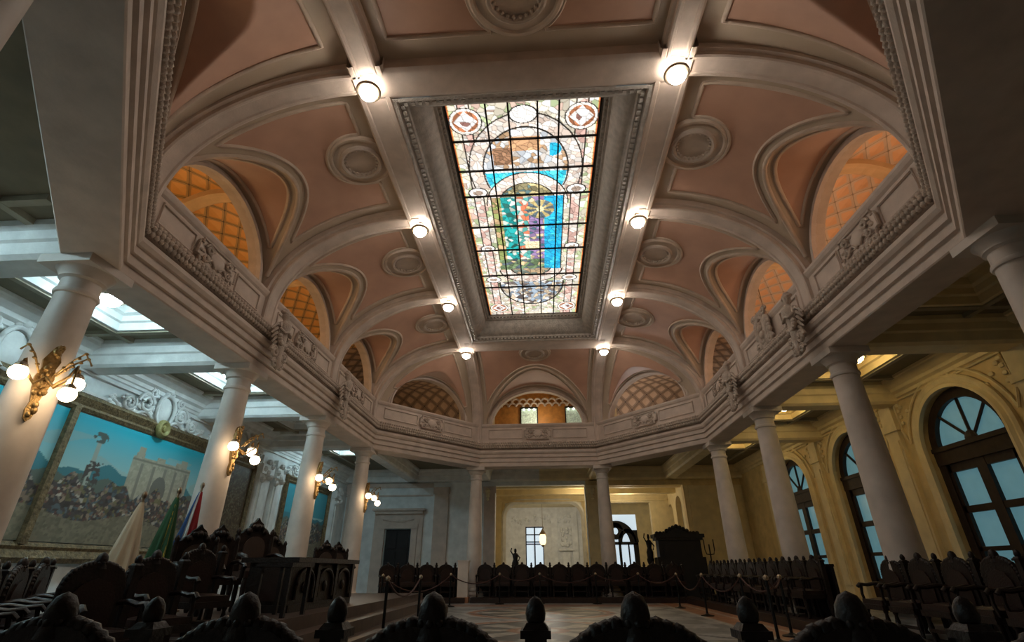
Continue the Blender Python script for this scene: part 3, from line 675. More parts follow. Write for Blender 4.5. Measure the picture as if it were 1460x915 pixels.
for k, y in enumerate(WC):
    fr = MB(); x = XW + .18
    p, n = arch_path((x, YW), (x, -3), YW - y, 1.09, FL, 3.88, 1.08, 0); fr.sweep(p, [(-.13, -.06), (-.13, .02), (-.07, .08), (.14, .08), (.14, -.06)], np.array([n] * len(p)), capp=True, closedprof=True)
    fr.bb(x - .10, x + .06, y - 1.15, y + 1.15, 3.50, 3.90); fr.bb(x - .13, x, y - 1.15, y + 1.15, 3.80, 3.90)
    for sg in (-1, 1):
        fr.bb(x - .06, x + .05, *sorted((y + sg * .0, y + sg * .13)), FL, 3.55); fr.bb(x - .05, x + .05, *sorted((y + sg * .86, y + sg * 1.08)), FL, 3.55)
        for z, hh in ((3.44, .12), (2.52, .07), (1.72, .045), (1.05, .05)): fr.bb(x - .05, x + .05, *sorted((y, y + sg * 1.0)), z - hh, z + hh)
        fr.bb(x - .05, x + .05, *sorted((y, y + sg * 1.0)), FL, FL + .6)
    for a in (PI / 4, PI / 2, 3 * PI / 4): fr.tube([(x, y, 3.9), (x, y + 1.04 * math.cos(a), 3.9 + 1.02 * math.sin(a))], .035, 6)
    fr.sphere((x - .02, y, 3.92), .18, 14, (.3, 1, 1))
    f = struct(fr, 'window_%d' % (k + 1), WINWOOD)
    pn = MB(); pp = [(x + .03, q[1], q[2]) for q in arch_path((x, YW), (x, -3), YW - y, 1.04, FL, 3.88, 1.04, 0)[0]]; pn.add(pp, [tuple(range(len(pp)))]); o = pn.build('pane', PANE, f)
# far wall
def FX(x): return x + XW + .3
m = MB(); arch_wall(m, (-XW - .3, YW), (2.2, YW), 0, -.35, FL, 6.2, [(FX(-6.75), .62, FL, 3.1, 0), (FX(.0), 2.15, FL, 5.0, 0)]); struct(m, 'wall_far', PALE)
m = MB(); arch_wall(m, (2.2, YW), (XW + .3, YW), 0, -.35, FL, 6.2, [(2.55, 2.05, FL, 4.95, 0)]); struct(m, 'wall_far_right', YEL)
m = MB()
for x, w_ in ((-4.75, .34), (-2.42, .26), (-9.1, .3)):
    m.bb(x - w_, x + w_, YW - .12, YW, FL, 4.95); m.bb(x - w_ - .05, x + w_ + .05, YW - .17, YW, FL, FL + .35); m.bb(x - w_ - .05, x + w_ + .05, YW - .17, YW, 4.65, 4.95)
m.bb(-9.5, -5.2, YW - .05, YW, 4.55, 4.62); m.bb(-9.5, -5.2, YW - .1, YW, 4.95, 5.15)
struct(m, 'trim_13', STONE)
m = MB(); m.bb(2.25, 2.75, YW - .16, YW - .0, FL, 4.95); m.bb(2.2, 2.8, YW - .2, YW, 4.6, 4.95); m.bb(6.85, XW, YW - .04, YW, FL, 4.9); m.bb(7.0, 7.25, YW - .12, YW, FL, 4.9); m.bb(9.0, 9.4, YW - .12, YW, FL, 4.9)
m.bb(7.2, 9.0, YW - .08, YW, 4.5, 4.6)
for x in (-2.5, 2.5):
    for k in range(4): m.sphere((x, YW - .2, 4.75 - .13 * k), .13 - .02 * k, 8, (1, .8, 1))
struct(m, 'trim_14', YELL)
# doorway of far left
d = MB(); d.bb(-7.33, -6.17, YW + .02, YW + .1, FL, 3.08)
for z0, z1 in ((.5, 1.2), (1.35, 2.1), (2.25, 2.95)):
    for x0, x1 in ((-7.25, -6.8), (-6.7, -6.25)): d.bb(x0, x1, YW - .02, YW + .03, z0, z1)
dr = struct(d, 'door_1', BLACKW)
h = MB(); h.sphere((-6.75, YW - .06, 1.35), .05, 8); h.build('door_handle', BRASS, dr)
m = MB(); y = YW
for sg in (-1, 1): m.bb(-6.75 + sg * .78 - .14, -6.75 + sg * .78 + .14, y - .13, y, FL, 3.25); m.bb(-6.75 + sg * 1.05 - .12, -6.75 + sg * 1.05 + .12, y - .09, y, FL, 3.75)
m.bb(-7.7, -5.8, y - .16, y, 3.1, 3.3); m.bb(-7.8, -5.7, y - .1, y, 3.3, 3.75); m.bb(-8.0, -5.5, y - .34, y, 3.88, 3.98); m.bb(-7.9, -5.6, y - .24, y, 3.75, 3.88)
m.tube([(-6.75 + .75 * (k / 6 - 1), y - .13, 3.52 - .1 * math.sin(PI * k / 12)) for k in range(13)], .045, 6)
struct(m, 'trim_15', STONE)
# rooms beyond
m = MB(); m.bb(-5.2, 9.8, 24.9, 46, FL - .2, FL - .01); struct(m, 'floor_far_hall', STONE)
YD = 29.0
m = MB(); arch_wall(m, (-5.2, YD), (9.8, YD), 0, -.4, FL, 5.6, [(5.2 + .12, 2.12, FL, 4.68, 0), (5.2 + 4.75, 1.25, FL, 4.65, 0)]); struct(m, 'wall_far_hall', YELL)
m = MB(); b_ = 4.68
for sg in (-1, 1):      # rounded upper corners of the inner opening
    pts = [(sg * 2.12, b_)] + [(sg * (2.12 - .8 + .8 * math.cos(a)), b_ - .8 + .8 * math.sin(a)) for a in [PI / 2 * k / 8 for k in range(9)]][::1]
    n = len(pts); m.add([(.12 + x, YD, z) for x, z in pts] + [(.12 + x, YD + .4, z) for x, z in pts], [tuple(range(n)), tuple(range(n, 2 * n))] + [(i, i + 1, n + i + 1, n + i) for i in range(n - 1)])
pth = [(-2.0, FL), (-2.0, b_ - .8)] + [(-2.12 + .12 + .8 - .8 * math.cos(a), b_ - .8 + .8 * math.sin(a)) for a in [PI / 2 * k / 8 for k in range(1, 9)]] + [(1.44 + .8 * math.sin(a), b_ - .8 + .8 * math.cos(a)) for a in [PI / 2 * k / 8 for k in range(9)]] + [(2.24, FL)]
m.sweep([(x, YD, z) for x, z in pth], [(-.2, 0), (-.2, .08), (-.1, .12), (0, .05), (.06, 0)], (0, -1, 0))
struct(m, 'trim_16', WHITE, 40)
m = MB(); m.bb(-5.2, 9.8, 24.9, 46, 5.6, 5.7); struct(m, 'ceiling_far_hall', YELL)
m = MB()
for y in (25.9, 27.3): m.bb(-2.6, 7, y - .2, y + .2, 5.0 - .12 * (y > 27), 5.6); m.bb(-2.6, 7, y - .26, y + .26, 5.35, 5.6)

for z in (4.72, 5.02): m.bb(-2.6, 6.9, 28.86, 29.0, z, z + .08)
for x in (-2.35, 2.55): m.bb(x - .16, x + .16, 28.84, 29.0, FL, 4.75)
struct(m, 'trim_17', YELL)
m = MB(); arch_wall(m, (7.0, 30), (7.0, 24.9), 0, -.3, FL, 5.6, [(1.3, .5, 2.2, 4.0, .5), (3.1, .6, 2.2, 4.1, .6)]); m.bb(-5.3, -5.2, 24.9, 46, FL, 5.6); m.bb(-2.8, -2.6, 24.95, YD, FL, 5.6); struct(m, 'wall_far_hall_sides', YELL)
m = MB(); m.bb(7.28, 7.32, 25, 30, 2, 5); struct(m, 'wall_niche_back', OLIVE_L)
YE = 40.0
m = MB(); arch_wall(m, (-5.2, YE), (9.8, YE), 0, -.4, FL, 5.6, [(5.2 - .6, .68, 1.2, 4.25, 0)]); m.bb(3.1, 3.3, YD + .4, YE, FL, 5.6)
for x in (-2.6, .9, 2.4): m.bb(x - .22, x + .22, YE - .15, YE, FL, 5.2)
for k in range(40): m.sphere((-2.4 + 5 * random.random(), YE - .05, 4.35 + .75 * random.random()), .1, 6, (1, .6, 1))
for k in range(26): m.sphere((1.4 + .8 * random.random(), YE - .1, 2.9 + 1.2 * random.random()), .12, 6, (1, .6, 1))
m.bb(1.2, 2.3, YE - .3, YE, 2.6, 2.75); m.bb(1.45, 2.0, YE - .2, YE, FL, 2.5); struct(m, 'wall_end', WHITE)
m = MB(); m.bb(-1.3, .1, YE + .2, YE + .24, 1.1, 4.3)
wf = MB()
for x in (-1.26, -.6, .06): wf.bb(x - .05, x + .05, YE + .1, YE + .18, 1.1, 4.3)
for z in (1.2, 3.05, 3.2, 3.7, 4.22): wf.bb(-1.28, .08, YE + .1, YE + .18, z - .04, z + .04)
wo = struct(wf, 'window_4', WINWOOD); m.build('pane', DAY, wo)
# dark arched tracery window right of the far opening
m = MB(); x0, x1, y = 3.5, 5.55, 31.4; m.bb(x0, x1, y + .1, y + .14, 1.0, 4.25)
wf = MB(); wf.bb(x1 - .28, x1, y, y + .08, FL, 3.4)
wf.bb(x0, x1, y, y + .08, FL, 1.4); wf.bb(x0, x1, y, y + .08, 2.62, 2.78)
p = [(4.35 + .95 * math.cos(a), y, 2.7 + 1.05 * math.sin(a)) for a in [PI * k / 20 for k in range(21)]]
wf.sweep(p, [(-.22, -.02), (-.22, .06), (.16, .06), (.16, -.02)], (0, -1, 0), closedprof=True)
p = [(5.0 + .48 * math.cos(a), y, 2.75 + .62 * math.sin(a)) for a in [PI * k / 20 for k in range(21)]]; wf.sweep(p, [(-.12, -.02), (-.12, .06), (.1, .06), (.1, -.02)], (0, -1, 0), closedprof=True)
p = [(4.3 + .27 * math.cos(a), y, 3.35 + .3 * math.sin(a)) for a in [2 * PI * k / 20 for k in range(20)]]; wf.sweep(p, [(-.12, -.02), (-.12, .06), (.16, .06), (.16, -.02)], (0, -1, 0), closed=True, closedprof=True)
wf.bb(4.42, 4.56, y, y + .08, FL, 3.0); wf.bb(4.95, 5.03, y, y + .08, FL, 2.7)
wo = struct(wf, 'window_5', BLACKW); m.build('pane', DAY, wo)
m = MB(); m.bb(5.55, 6.7, 31.4, 31.55, FL, 5.6); m.bb(3.3, 5.56, 31.4, 31.55, 4.25, 5.6); m.bb(6.6, 6.7, 29.4, 31.5, FL, 5.6); struct(m, 'wall_side_room', YELL)
# hanging lantern
t = thing('hanging_lantern', 'small orange glowing lantern hanging in far hall before window', 'lantern', (.05, 30.5, 2.6))
g = MB(); g.lathe([(.10, 0), (.17, .1), (.19, .42), (.13, .55)], n=8); g.build('glass_body', LANT, t)
g = MB(); g.lathe([(.2, .55), (.17, .62), (.06, .78), (.03, .85)], n=8); g.lathe([(.02, -.12), (.1, -.03), (.12, 0)], n=8); g.build('cap', BRASS, t)
g = MB(); g.tube([(0, 0, .8), (0, 0, 3.0)], .012, 5); g.build('chain', BRASS, t)

# ------------------------------------------------------------------ upper galleries
def gallery():
    xs = np.linspace(-XW, XW, 115); ys = np.linspace(-3, YW, 167)
    big = offset(OCT, -.30)
    def inside(x, y):
        for i in range(8):
            a, b = big[i], big[(i + 1) % 8]
            if (b[0] - a[0]) * (y - a[1]) - (b[1] - a[1]) * (x - a[0]) > 0: return False
        return True
    parts = {0: MB(), 1: MB(), 2: MB()}; uvs = {0: [], 1: [], 2: []}
    def f(x, y):
        d = min(XW - abs(x), YW - y) if y > 12 else XW - abs(x)
        return 7.25 + 2.0 * math.sin(PI / 2 * min(1, d / 2.4)), d
    for i in range(len(xs) - 1):
        for j in range(len(ys) - 1):
            xm, ym = (xs[i] + xs[i + 1]) / 2, (ys[j] + ys[j + 1]) / 2
            if inside(xm, ym) or (abs(xm) < 3.3 and ym > 20.9 and ym < 23.4): continue
            k = 0 if (xm < 0 and ym < 17.4 and xm < -5) else 1 if (xm > 0 and ym < 17.4 and xm > 5) else 2
            q = [(xs[i], ys[j]), (xs[i + 1], ys[j]), (xs[i + 1], ys[j + 1]), (xs[i], ys[j + 1])]
            parts[k].add([(a, b, f(a, b)[0]) for a, b in q], [(0, 1, 2, 3)])
            sidey = (YW - ym) < (XW - abs(xm)) and ym > 12
            for a, b in q: d = f(a, b)[1]; uvs[k].append((a if sidey else b, d * 1.25))
    for k, mt in ((0, LATO), (1, LATP), (2, LATB)):
        o = struct(parts[k], 'ceiling_gallery', mt); u = o.data.uv_layers.new(name='UVMap'); u.data.foreach_set('uv', np.array(uvs[k]).reshape(-1))
gallery()
m = MB()
m.bb(-XW - .1, -XW, -3, YW, 6.2, 7.3); m.bb(XW, XW + .1, -3, YW, 6.2, 7.3); struct(m, 'wall_gallery', ORANGEW)
m = MB()
for sx in (-1, 1):
    for y in [8.45, 12.3, 16.0, 4.6]:
        m.sweep([(sx * (XW - d), y + 0, 7.25 + 2.0 * math.sin(PI / 2 * min(1, d / 2.4)) - .02) for d in np.linspace(0, 3.2, 16)], [(-.16, -.05), (-.16, .12), (-.1, .15), (.1, .15), (.16, .12), (.16, -.05)], (sx * -.3, 0, -1))
struct(m, 'trim_18', mat('gallery_beam_plaster', (.62, .42, .22), .7))
m = MB(); m.bb(-3.4, 3.4, 23.0, 23.1, 6.2, 9.4); struct(m, 'wall_gallery_far', ORANGEW)
m = MB(); m.bb(-3.4, 3.4, 21.3, 23.1, 9.15, 9.25); m.bb(-3.5, -3.3, 21.3, 23.1, 6.2, 9.2); m.bb(3.3, 3.5, 21.3, 23.1, 6.2, 9.2); m.bb(-2.3, -2.05, 22.9, 23.0, 6.2, 8.35); m.bb(2.45, 2.7, 22.9, 23.0, 6.2, 8.35); struct(m, 'ceiling_gallery_far', YELL)
m = MB()       # scalloped frieze
for r_ in range(2):
    for k in range(16):
        x = -2.6 + k * .35 + .17 * r_; m.tube([(x + .17 * math.cos(a), 22.9 - .04 * r_, 8.36 + .2 * r_ + .17 * math.sin(a)) for a in [PI * q / 8 for q in range(9)]], .05, 6)
struct(m, 'trim_19', PLASTER, 60)
for k, (x, nm) in enumerate(((-.40, 'left'), (1.73, 'right'))):
    t = thing('glazed_gallery_door', 'pale lit glazed door with three spotlights, %s one in far gallery' % nm, 'door', (x, 22.94, 6.75), 0, 'lit glazed doors in the far gallery')
    g = MB(); g.box((0, 0, .75), (.74, .03, 1.5)); g.build('panel', DOORGLOW, t)
    g = MB(); g.bb(-.42, -.37, -.04, .04, 0, 1.55); g.bb(.37, .42, -.04, .04, 0, 1.55); g.bb(-.42, .42, -.04, .04, 1.5, 1.58); g.build('frame', LEAD, t)
    for q in (-.25, 0, .25): g = MB(); g.sphere((q, -.08, 1.45), .05, 8); g.build('spotlight', mat('spot_bulb', (.9, .9, .9), emit=(.95, 1, .85), estr=6) if k == 0 and q < -.1 else bpy.data.materials['spot_bulb'], t)
def plight(loc, e, col, r=.25):  # added point lights without fixtures, standing in for gallery and far-hall lighting
    l = bpy.data.lights.new('standin_light', 'POINT'); l.energy = e; l.color = col; l.shadow_soft_size = r; o = bpy.data.objects.new('standin_light', l); C.objects.link(o); o.location = loc
for y, kk in ((4.0, 1), (7.4, 1.2), (11.3, 1), (15.2, .7)): plight((-8.9, y, 6.5), GAL * kk, (1, .72, .38)); plight((8.9, y, 6.5), GAL * 1.2 * kk, (1, .70, .46))
plight((0, 22.2, 7.6), GAL * .5, (1, .85, .65)); plight((-4.6, 20.8 + 1, 6.7), GAL * .5, (1, .75, .5)); plight((4.6, 20.8 + 1, 6.7), GAL * 1.7, (1, .92, .88))
plight((2, 26.3, 4.4), 70, (1, .80, .5)); plight((.3, 34, 4.5), 230, (1, .93, .82)); plight((4.4, 27.5, 4.4), 75, (1, .85, .6))
t = thing('gallery_bulb', 'single bright bare bulb in the right-hand gallery arch', 'lamp', (6.75, 13.0, 7.42))
g = MB(); g.sphere((0, 0, 0), .07, 10); g.build('bulb', mat('bare_bulb', (1, 1, 1), emit=(1, .93, .8), estr=60), t)
g = MB(); g.tube([(0, 0, .05), (0, 0, 1.8)], .012, 6); g.build('stem', BRASS, t)

# ------------------------------------------------------------------ ornaments of the parapet
def Lm(x, y, z, rz): return Matrix.Translation((x, y, z)) @ Matrix.Rotation(rz, 4, 'Z')
def spiral(cx, cz, r, turns, y, sg=1, n=22, a0=0.0): return [(cx + sg * r * (1 - .8 * k / n) * math.cos(a0 + turns * 2 * PI * k / n), y - .02 * k / n, cz + r * (1 - .8 * k / n) * math.sin(a0 + turns * 2 * PI * k / n)) for k in range(n + 1)]
def make_plaque():      # faces local -y
    t = thing('parapet_cartouche', 'x', 'cartouche')
    p = MB(); p.box((0, -.01, 0), (.95, .05, .46)); p.box((0, -.02, 0), (1.12, .05, .26)); p.build('panel', STONE, t)
    f = MB(); f.tube([(-.56, -.05, -.13), (-.48, -.05, -.13), (-.48, -.05, -.23), (.48, -.05, -.23), (.48, -.05, -.13), (.56, -.05, -.13), (.56, -.05, .13), (.48, -.05, .13), (.48, -.05, .23), (-.48, -.05, .23), (-.48, -.05, .13), (-.56, -.05, .13)], .025, 6, True); f.build('border', ORN, t)
    s = MB(); rr = random.Random(3)
    for sg in (-1, 1):
        s.tube(spiral(sg * .30, .08, .10, 1.5, -.07, sg), .028, 6); s.tube(spiral(sg * .34, -.12, .08, 1.4, -.07, sg, a0=2), .024, 6)
        s.tube([(sg * (.05 + .24 * k / 8), -.07, -.17 + .10 * math.sin(PI * k / 8)) for k in range(9)], .025, 6)
        for k in range(7): s.sphere((sg * (.16 + .3 * rr.random()), -.05, -.2 + .4 * rr.random()), .045, 6, (1.2, .7, .8))
    s.build('scrollwork', ORN, t, 60)
    c = MB(); c.sphere((0, -.04, .0), .2, 12, (1, .3, .72)); c.build('shield', STONE, t, 60); return freeze(t)
def make_oval():
    t = thing('oval_cartouche', 'x', 'cartouche'); s = MB()
    s.tube([(.24 * math.cos(a), -.1, .34 * math.sin(a)) for a in [2 * PI * k / 24 for k in range(24)]], .055, 6, True)
    for k in range(26): a = 2 * PI * k / 26; s.sphere((.32 * math.cos(a), -.08, .43 * math.sin(a)), .07 + .02 * (k % 3), 6, (1, .8, 1))
    for sg in (-1, 1): s.tube(spiral(sg * .3, .4, .12, 1.5, -.1, sg), .035, 6); s.tube(spiral(sg * .34, -.36, .13, 1.5, -.1, sg), .035, 6)
    s.build('wreath', ORN, t, 60); c = MB(); c.sphere((0, -.05, 0), .26, 14, (.9, .35, 1.25)); c.build('shield', STONE, t, 60)
    c = MB(); c.sphere((0, -.14, .05), .1, 10, (.9, .8, 1.1)); c.sphere((0, -.13, .14), .08, 8); c.sphere((0, -.12, -.12), .14, 10, (1, .5, .8)); c.build('relief_head', ORN, t, 60); return freeze(t)
pl0 = make_plaque(); first = True
BAYN = ['nearest', 'middle', 'farthest']
plq = []
for sx, sn in ((-1, 'left'), (1, 'right')):
    for i in range(3):
        if sx > 0 and i == 1: continue
        plq.append((sx * 5.865, (YC[i] + YC[i + 1]) / 2, 6.52, sx * -PI / 2 if sx > 0 else PI / 2, 'scrolled stucco plaque on the %s parapet of the %s gallery' % (BAYN[i], sn)))
plq.append((0, YF - .22, 6.52, 0, 'scrolled stucco plaque below the glazed gallery doors'))
for sx, sn in ((-1, 'left'), (1, 'right')):
    cx, cy = sx * (XC + XB) / 2, (YC[3] + YF) / 2; dx, dy = XC - XB, YF - YC[3]; a = math.atan2(dy, dx); nx, ny = sx * -math.sin(a), -math.cos(a)
    plq.append((cx + nx * .22, cy + ny * .22, 6.52, math.atan2(nx, -ny), 'scrolled stucco plaque on the slanting far %s parapet' % sn))
for k, (x, y, z, rz, lb) in enumerate(plq):
    if k == 0: pl0.matrix_basis = Lm(x, y, z, rz); pl0['label'] = lb; pl0['group'] = 'parapet plaques'
    else: dup(pl0, (x, y, z), rz, lb, 'parapet plaques')
ov = make_oval(); ov.matrix_basis = Lm(5.85, 11.35, 6.66, -PI / 2); ov['label'] = 'large oval wreathed cartouche on the right gallery parapet'
def make_figure():
    t = thing('winged_bust', 'x', 'sculpture')
    b = MB(); b.lathe([(.0, -.62), (.07, -.6), (.10, -.45), (.10, -.3), (.11, -.12), (.12, .0), (.145, .1), (.165, .18), (.14, .24), (.06, .28), (.05, .33), (.08, .37), (.092, .44), (.085, .51), (.05, .56), (0, .57)], (0, -.14, 0), 16)
    for sg in (-1, 1): b.tube([(sg * .14, -.14, .2), (sg * .2, -.18, .05), (sg * .12, -.27, -.04), (sg * .02, -.28, .02)], .04, 7, taper=(1, .7))
    b.sphere((0, -.235, .43), .02, 6); b.sphere((0, -.19, .48), .05, 8); b.build('bust', ORN, t, 70)
    w_ = MB()
    for sg in (-1, 1):
        for k in range(6): w_.tube([(sg * .12, -.1, .1 - .09 * k), (sg * (.26 - .02 * k), -.14, .14 - .10 * k), (sg * (.36 - .04 * k), -.08, -.02 - .09 * k)], .05, 6, taper=(1, .4))
        w_.tube(spiral(sg * .2, -.5, .13, 1.6, -.16, sg), .04, 6); w_.tube(spiral(sg * .13, -.72, .1, 1.5, -.16, sg), .035, 6)
    w_.build('wings', ORN, t, 60)
    h = MB()
    for k in range(12): a = 2 * PI * k / 12; h.sphere((.085 * math.cos(a), -.12 + .07 * math.sin(a), .50 + .04 * math.sin(a)), .045, 6)
    h.sphere((0, -.11, .55), .08, 8); h.build('hair', ORN, t, 60)
    g = MB()
    for k in range(9): a = PI * k / 8; g.sphere((.17 * math.cos(a), -.2, -.12 - .16 * math.sin(a)), .055, 6)
    g.lathe([(0, -.85), (.09, -.75), (.07, -.6), (.05, -.25)], (0, -.17, 0), 8); g.build('garland', ORN, t, 60); return freeze(t)
fg = make_figure()
for k, (sx, i, lb) in enumerate(((-1, 1, 'left gallery over the second left column'), (-1, 2, 'left gallery over the third left column'), (1, 1, 'right gallery over the second right column'), (1, 2, 'right gallery over the third right column'))):
    a = (sx * 5.56, YR[i], 5.97); rz = PI / 2 if sx < 0 else -PI / 2; lb = 'winged stucco bust on the %s' % lb
    if k == 0: fg.matrix_basis = Lm(*a, rz); fg['label'] = lb; fg['group'] = 'winged busts over columns'
    else: dup(fg, a, rz, lb, 'winged busts over columns')
# relief cartouches high on the left wall
def make_relief():
    t = thing('wall_relief', 'x', 'relief'); rr = random.Random(5)
    s = MB()
    for sg in (-1, 1):
        s.tube(spiral(sg * .62, .02, .26, 1.9, -.06, sg), .045, 6); s.tube(spiral(sg * 1.12, -.1, .2, 1.8, -.06, sg, a0=2.4), .04, 6); s.tube(spiral(sg * .5, .32, .14, 1.6, -.06, sg, a0=1), .035, 6)
        s.tube([(sg * (.3 + 1.3 * k / 12), -.05, -.3 + .12 * math.sin(2.5 * PI * k / 12)) for k in range(13)], .045, 6)
        for k in range(34): q = rr.random(); s.sphere((sg * (.3 + 1.35 * q), -.04, -.38 + .7 * rr.random() * (1 - .6 * q)), .05 + .04 * rr.random(), 6, (1.3, .5, .8))
    s.build('acanthus_scrolls', WHITE, t, 60)
    c = MB(); c.sphere((0, -.03, 0), .3, 16, (.85, .3, 1.15)); c.tube([(.3 * math.cos(a), -.1, .4 * math.sin(a)) for a in [2 * PI * k / 24 for k in range(24)]], .05, 6, True); c.build('shield', WHITE, t, 60)
    h = MB(); h.sphere((0, -.1, .5), .1, 10); h.sphere((-.1, -.08, .44), .07, 8); h.sphere((.1, -.08, .44), .07, 8); h.build('crest', WHITE, t, 60); return freeze(t)
rl = make_relief()
for k, (y, lb) in enumerate(((11.6, 'above the gilt rosette of the long mural'), (7.6, 'behind the nearest left column'), (15.2, 'beyond the second left column'), (20.2, 'in the far left corner above the second painting'))):
    lb = 'white stucco scroll relief with shield, ' + lb
    if k == 0: rl.matrix_basis = Lm(-XW + .03, y, 4.98, PI / 2); rl['label'] = lb; rl['group'] = 'stucco reliefs on the left wall'
    else: dup(rl, (-XW + .03, y, 4.98), PI / 2, lb, 'stucco reliefs on the left wall')
# pilasters on the left wall
m = MB()
for y, wd in ((16.85, .34), (17.75, .24), (23.4, .3)):
    m.bb(-XW, -XW + .16, y - wd, y + wd, FL, 4.9); m.bb(-XW, -XW + .24, y - wd - .06, y + wd + .06, 4.3, 4.62); m.bb(-XW, -XW + .2, y - wd - .06, y + wd + .06, FL, FL + .4); m.bb(-XW, -XW + .2, y - wd * .6, y + wd * .6, .9, 4.1)
    for k in range(6): m.sphere((-XW + .22, y + .25 * math.sin(k * 2.1), 4.7 - .12 * k), .11, 6)
struct(m, 'trim_20', WHITE)
# ------------------------------------------------------------------ paintings
def mural_cols(kind):
    def fn(U, V):
        rg = np.random.RandomState(5 + kind); y = Y0 + U * (Y1 - Y0); z = ZB + V * (ZT2 - ZB); n = rg.rand(3200, 2) * [Y1 - Y0, 1.2 * (ZT2 - ZB)] + [Y0, ZB]; idx, d = vor(y, z * 1.2 - .2 * ZB, n); g = rg.rand(3200)[idx][..., None]; k = rg.rand(3200)[idx][..., None]
        def c(*a): return np.array(a)[None, None, :]
        out = c(.05, .36, .42) + 0 * g
        t = np.clip((z - 3.1) / 1.1, 0, 1)[..., None]; out = c(.36, .56, .54) * (1 - t) + c(.02, .40, .52) * t
        cl_ = np.sin(y * 2.1 + 1.3 * np.sin(z * 4)) * np.sin(z * 5.2 + .7 * np.sin(y * 3)); out = np.where(((cl_ > .45) & (z < 3.95))[..., None], out * .6 + c(.36, .42, .38) * .4, out)
        def put(mk, cc): nonlocal out; out = np.where(mk[..., None], cc, out)
        put(z < 3.30 + .10 * np.sin(y * 3.1) + .05 * np.sin(y * 7.3), c(.04, .19, .23) + 0 * g); put(z < 3.12 + .05 * np.sin(y * 9), c(.10, .13, .11) + 0 * g)
        if kind == 1:       # pale palace, monument column
            b = (y > 11.15) & (y < 13.2) & (z < 3.80 + .08 * (np.sin(y * 9) > .3)) & (z > 2.85); put(b, c(.36, .34, .26) * (.85 + .3 * g)); put(b & (np.abs(z - 3.72) < .03), c(.2, .19, .15) + 0 * g); put(b & (np.sin(y * 16) > .75) & (z < 3.65), c(.22, .21, .17) + 0 * g); put((np.sqrt(((y - 12.2) / .26) ** 2 + ((z - 3.1) / .36) ** 2) < 1) & b, c(.14, .14, .12) + 0 * g)
            put((np.abs(y - 11.35) < .1) & (z > 3.8) & (z < 4.02) | (np.abs(y - 12.9) < .12) & (z > 3.8) & (z < 3.98), c(.36, .34, .26) + 0 * g)
            put((np.abs(y - 10.12) < .06) & (z > 2.9) & (z < 3.88), c(.33, .38, .34) + 0 * g); put((np.sqrt(((y - 10.12) / .2) ** 2 + ((z - 3.95) / .12) ** 2) < 1) & (g[..., 0] > .3), c(.08, .10, .09) + 0 * g); put((np.abs(y - 10.2) < .2) & (z < 3.45) & (z > 2.8) & (g[..., 0] > .35), c(.06, .055, .05) + 0 * g)
        top = 3.0 + .12 * np.sin(y * 5.3) + .06 * np.sin(y * 13); crowd = (z < top) & (z > 2.38 + .1 * np.sin(y * 2.3))
        pal = np.where(k < .40, c(.05, .045, .045), np.where(k < .56, c(.22, .17, .13), np.where(k < .66, c(.12, .06, .05), np.where(k < .72, c(.34, .32, .28), np.where(k < .88, c(.07, .10, .12), c(.13, .12, .06)))))); put(crowd, pal * (.6 + .8 * g))
        put(z <= 2.38 + .1 * np.sin(y * 2.3), c(.17, .155, .11) * (.75 + .5 * g) * (.6 + .4 * np.clip((z - 1.9) / .5, 0, 1))[..., None] if False else c(.17, .155, .11) * (.75 + .5 * g))
        out = out * 1.22
        if kind == 2: out = c(.085, .06, .035) * (.5 + 1.1 * g); put((g[..., 0] > .8) & (z > 2.5), c(.16, .15, .10) + 0 * g)
        if kind == 3: put(z > 3.3, c(.06, .34, .42) + 0 * g)
        return out
    return fn
ml = thing('mural_painting', 'huge gilt framed mural of a crowd under turquoise sky on left wall', 'painting', (-XW, 10.5, 3.1), PI / 2)
ZB, ZT2 = 1.86, 4.32; PX = -XW + .08
for kind, (Y0, Y1) in enumerate(((5.1, 9.16), (9.32, 13.9), (14.05, 16.1))):
    grid_picture('canvas', int((Y1 - Y0) * 45), 110, mural_cols(kind), lambda U, V: np.stack([np.full(U.shape, PX), Y0 + U * (Y1 - Y0), ZB + V * (ZT2 - ZB)], 2), PAINTM, ml)
def frame_sweep(b, y0, y1, z0, z1, wd, x): b.sweep([(x, y0, z0), (x, y0, z1), (x, y1, z1), (x, y1, z0)], [(wd, 0), (wd, .10), (wd * .75, .16), (wd * .35, .09), (wd * .2, .12), (0, .08), (-.02, .0)], (1, 0, 0), closed=True)
m = MB(); frame_sweep(m, 5.05, 16.15, 1.84, 4.34, -.36, -XW + .02); m.build('frame', FRAMEG, ml, None, True)
for y in (9.24, 13.97): m = MB(); m.bb(-XW + .02, -XW + .17, y - .07, y + .07, 1.8, 4.4); m.build('mullion', FRAMEG, ml, None, True)
m = MB(); M = Matrix.Translation((-XW + .16, 11.64, 4.53)) @ Matrix.Rotation(PI / 2, 4, 'Y'); m.lathe([(0, .10), (.07, .09), (.09, .05), (.16, .09), (.21, .06), (.23, 0)], n=18).xf(M); m.build('rosette', mat('green_gilt_rosette', (.34, .30, .12), .5, .3, bump=.4), ml, 50, True)
ml2 = thing('landscape_painting', 'second gilt framed painting with blue sky, in far left corner', 'painting', (-XW, 20.5, 3), PI / 2)
Y0, Y1 = 18.7, 22.4; grid_picture('canvas', 120, 90, mural_cols(3), lambda U, V: np.stack([np.full(U.shape, PX), Y0 + U * (Y1 - Y0), ZB + V * (ZT2 - ZB)], 2), PAINTM, ml2)
m = MB(); frame_sweep(m, 18.66, 22.44, 1.84, 4.34, -.3, -XW + .02); m.build('frame', FRAMEG, ml2, None, True)

